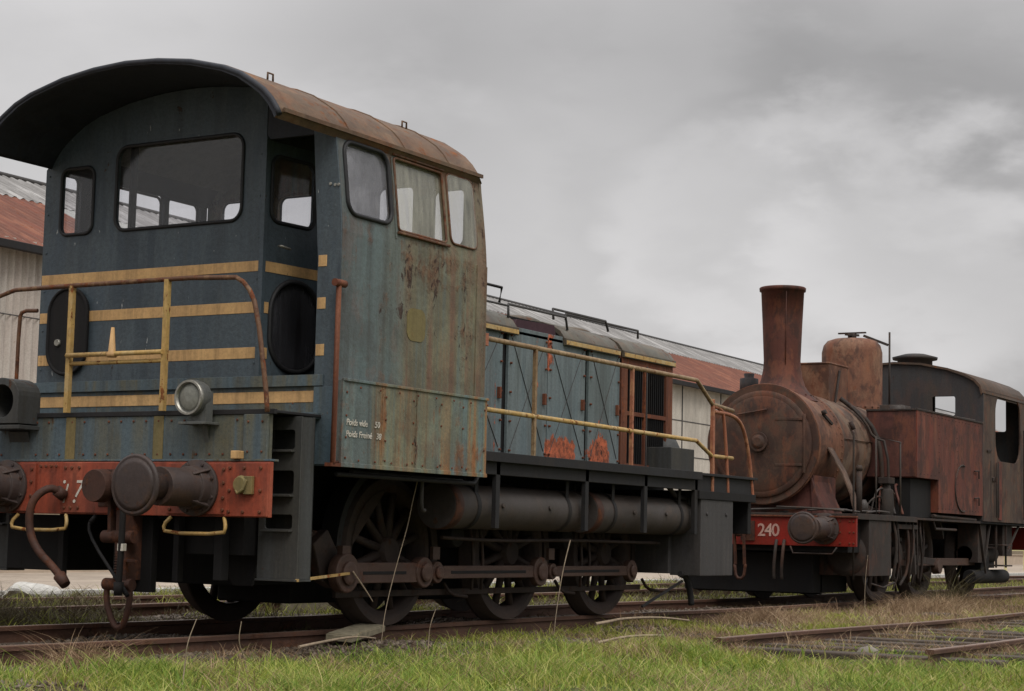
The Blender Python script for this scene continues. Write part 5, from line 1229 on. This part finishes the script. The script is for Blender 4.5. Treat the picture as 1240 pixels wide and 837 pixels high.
# gravel
def gravel(name, n, x0, x1, y0, y1, label):
    x = rng.uniform(x0,x1,n); y = rng.uniform(y0,y1,n); k = inview(x,y); x, y = x[k], y[k]
    n = len(x); z = gz(x,y)
    base = np.array([[1,0,0],[-1,0,0],[0,1,0],[0,-1,0],[0,0,1],[0,0,-1]],float)
    F = np.array([[0,2,4],[2,1,4],[1,3,4],[3,0,4],[2,0,5],[1,2,5],[3,1,5],[0,3,5]])
    a = rng.uniform(0,2*PI,n); s_ = rng.uniform(.010,.032,n)
    sc3 = np.stack([s_*rng.uniform(.7,1.3,n), s_*rng.uniform(.7,1.3,n), s_*rng.uniform(.45,.9,n)],1)
    V = base[None]*sc3[:,None]*rng.uniform(.75,1.2,(n,6,1)); ca, sa = np.cos(a), np.sin(a)
    Vx = V[...,0]*ca[:,None]-V[...,1]*sa[:,None]; Vy = V[...,0]*sa[:,None]+V[...,1]*ca[:,None]
    V = np.stack([Vx+x[:,None], Vy+y[:,None], V[...,2]+z[:,None]+.004], 2).reshape(-1,3)
    FF = (F[None]+np.arange(n)[:,None,None]*6).reshape(-1,3)
    me = bpy.data.meshes.new(name); me.vertices.add(len(V)); me.vertices.foreach_set('co', V.ravel()); me.loops.add(FF.size); me.loops.foreach_set('vertex_index', FF.ravel()); me.polygons.add(len(FF)); me.polygons.foreach_set('loop_start', np.arange(len(FF))*3); me.update(calc_edges=True)
    o = bpy.data.objects.new(name, me); C.objects.link(o); o['kind'] = 'stuff'; o['label'] = label; o['category'] = 'gravel'
    me.materials.append(leafmat('ballast_stone', [(.05, S(56,48,42)), (.5, S(90,78,68)), (.95, S(134,122,108))], 0)); return o
gravel('gravel', 60000, -6, 24, -2.2, 3.0, 'grey brown track ballast scattered around the rails')

# ================================================================== SKY, SUN, CAMERA
w = bpy.data.worlds.new('World'); sc.world = w; w.use_nodes = True; nt = w.node_tree; nt.nodes.clear()
SUN_EL, SUN_AZ = R(52), R(-128)     # azimuth of the light source in the XY plane
sky = N(nt, 'ShaderNodeTexSky', sky_type='NISHITA'); sky.sun_disc = False; sky.sun_elevation = SUN_EL; sky.sun_rotation = R(90)-SUN_AZ
sky.air_density = 1.5; sky.dust_density = 3
tc = N(nt, 'ShaderNodeTexCoord').outputs['Generated']
# view-independent directions of the camera's axes are used only to place cloud banks on the sky
def dirdot(d):
    n = N(nt, 'ShaderNodeVectorMath', operation='DOT_PRODUCT'); L(nt, tc, n.inputs[0]); n.inputs[1].default_value = Vector(d).normalized(); return n.outputs['Value']
big = noise(nt, mapping(nt, tc, (1,1,2.1), (2.4,.3,.8)), 2.8, 6, .52, .15)
med = noise(nt, mapping(nt, tc, (1,1,2.3), (5.1,2.2,.1)), 8.0, 7, .55, .1)
cl = mth(nt, 'ADD', mth(nt, 'MULTIPLY', big, .7), mth(nt, 'MULTIPLY', med, .3))
base = N_rgb(nt, ramp(nt, cl, [(.34,.43),(.50,.515),(.66,.60)]))
def bank(d, lo, amp):
    t = mth(nt, 'SUBTRACT', mth(nt, 'ADD', dirdot(d), wob), lo); t = mth(nt, 'MULTIPLY', t, 1/(1-lo), clamp=True)
    sm = N(nt, 'ShaderNodeMapRange', interpolation_type='SMOOTHSTEP'); L(nt, t, sm.inputs[0]); sm.inputs[3].default_value = 0; sm.inputs[4].default_value = amp; return sm.outputs[0]
    t = mth(nt, 'SUBTRACT', dirdot(d), lo); t = mth(nt, 'MULTIPLY', t, 1/(1-lo), clamp=True); t = mth(nt, 'POWER', t, 1.5); return mth(nt, 'MULTIPLY', t, amp)
wob = mth(nt, 'MULTIPLY', mth(nt, 'SUBTRACT', big, .5), .030)
wob = mth(nt, 'ADD', wob, mth(nt, 'MULTIPLY', mth(nt, 'SUBTRACT', med, .5), .022))
BANK_LIST = [((.925,.32,.208),.991,-.12),((.950,.25,.205),.992,-.08),((.889,.393,.236),.993,-.05),((.925,.345,.150),.994,.13),((.95,.28,.135),.994,.12),((.867,.479,.135),.985,.09),((.68,.69,.257),.975,.10),((.92,.29,.265),.996,.05),((.84,.50,.22),.990,-.02),((.80,.55,.26),.994,-.05)]
for d, lo, amp in BANK_LIST:
    base = mth(nt, 'ADD', base, bank(d, lo, amp))
sepw = N(nt, 'ShaderNodeSeparateXYZ'); L(nt, tc, sepw.inputs[0])
zen = mth(nt, 'MULTIPLY', mth(nt, 'SUBTRACT', sepw.outputs[2], .26, clamp=True), 3.2); zen = mth(nt, 'ADD', zen, 1.0)   # overcast skies are brightest overhead
base = mth(nt, 'MULTIPLY', base, zen)
cmb = N(nt, 'ShaderNodeCombineColor'); L(nt, mth(nt,'MULTIPLY',base,1.005), cmb.inputs[0]); L(nt, mth(nt,'MULTIPLY',base,.985), cmb.inputs[1]); L(nt, mth(nt,'MULTIPLY',base,.99), cmb.inputs[2])
bg1 = N(nt, 'ShaderNodeBackground'); L(nt, sky.outputs[0], bg1.inputs[0]); bg1.inputs[1].default_value = .05
bg2 = N(nt, 'ShaderNodeBackground'); L(nt, cmb.outputs[0], bg2.inputs[0]); bg2.inputs[1].default_value = 1.0
mx = N(nt, 'ShaderNodeMixShader'); mx.inputs[0].default_value = .93; L(nt, bg1.outputs[0], mx.inputs[1]); L(nt, bg2.outputs[0], mx.inputs[2])
wo = N(nt, 'ShaderNodeOutputWorld'); L(nt, mx.outputs[0], wo.inputs[0])

sd = bpy.data.lights.new('sun', 'SUN'); sd.energy = 1.5; sd.angle = R(25); sd.color = (1,.96,.9)
so = bpy.data.objects.new('sun', sd); C.objects.link(so)
dv = Vector((math.cos(SUN_EL)*math.cos(SUN_AZ), math.cos(SUN_EL)*math.sin(SUN_AZ), math.sin(SUN_EL))); so.rotation_euler = dv.to_track_quat('Z','Y').to_euler(); so.location = dv*60

cd = bpy.data.cameras.new('camera'); cam = bpy.data.objects.new('camera', cd); C.objects.link(cam); sc.camera = cam
cd.sensor_width = 36; cd.lens = 2242.59/1240*36; cd.clip_start = .1; cd.clip_end = 2000
rt = Vector((.51148702,-.85897936,.02314055)); dn = Vector((.09989981,.0326959,-.99446016)); fwv = Vector((.85346415,.5109652,.1025354))
mt = Matrix((rt, -dn, -fwv)).transposed().to_4x4(); mt.translation = Vector((-9.64903,-9.086,.72)); cam.matrix_world = mt
sc.view_settings.view_transform = 'Standard'; sc.view_settings.look = 'None'; sc.view_settings.exposure = 0; sc.view_settings.gamma = 1
sc.render.engine = 'CYCLES'; sc.render.resolution_x = 1024; sc.render.resolution_y = 691
sc.cycles.max_bounces = 6; sc.cycles.transparent_max_bounces = 16
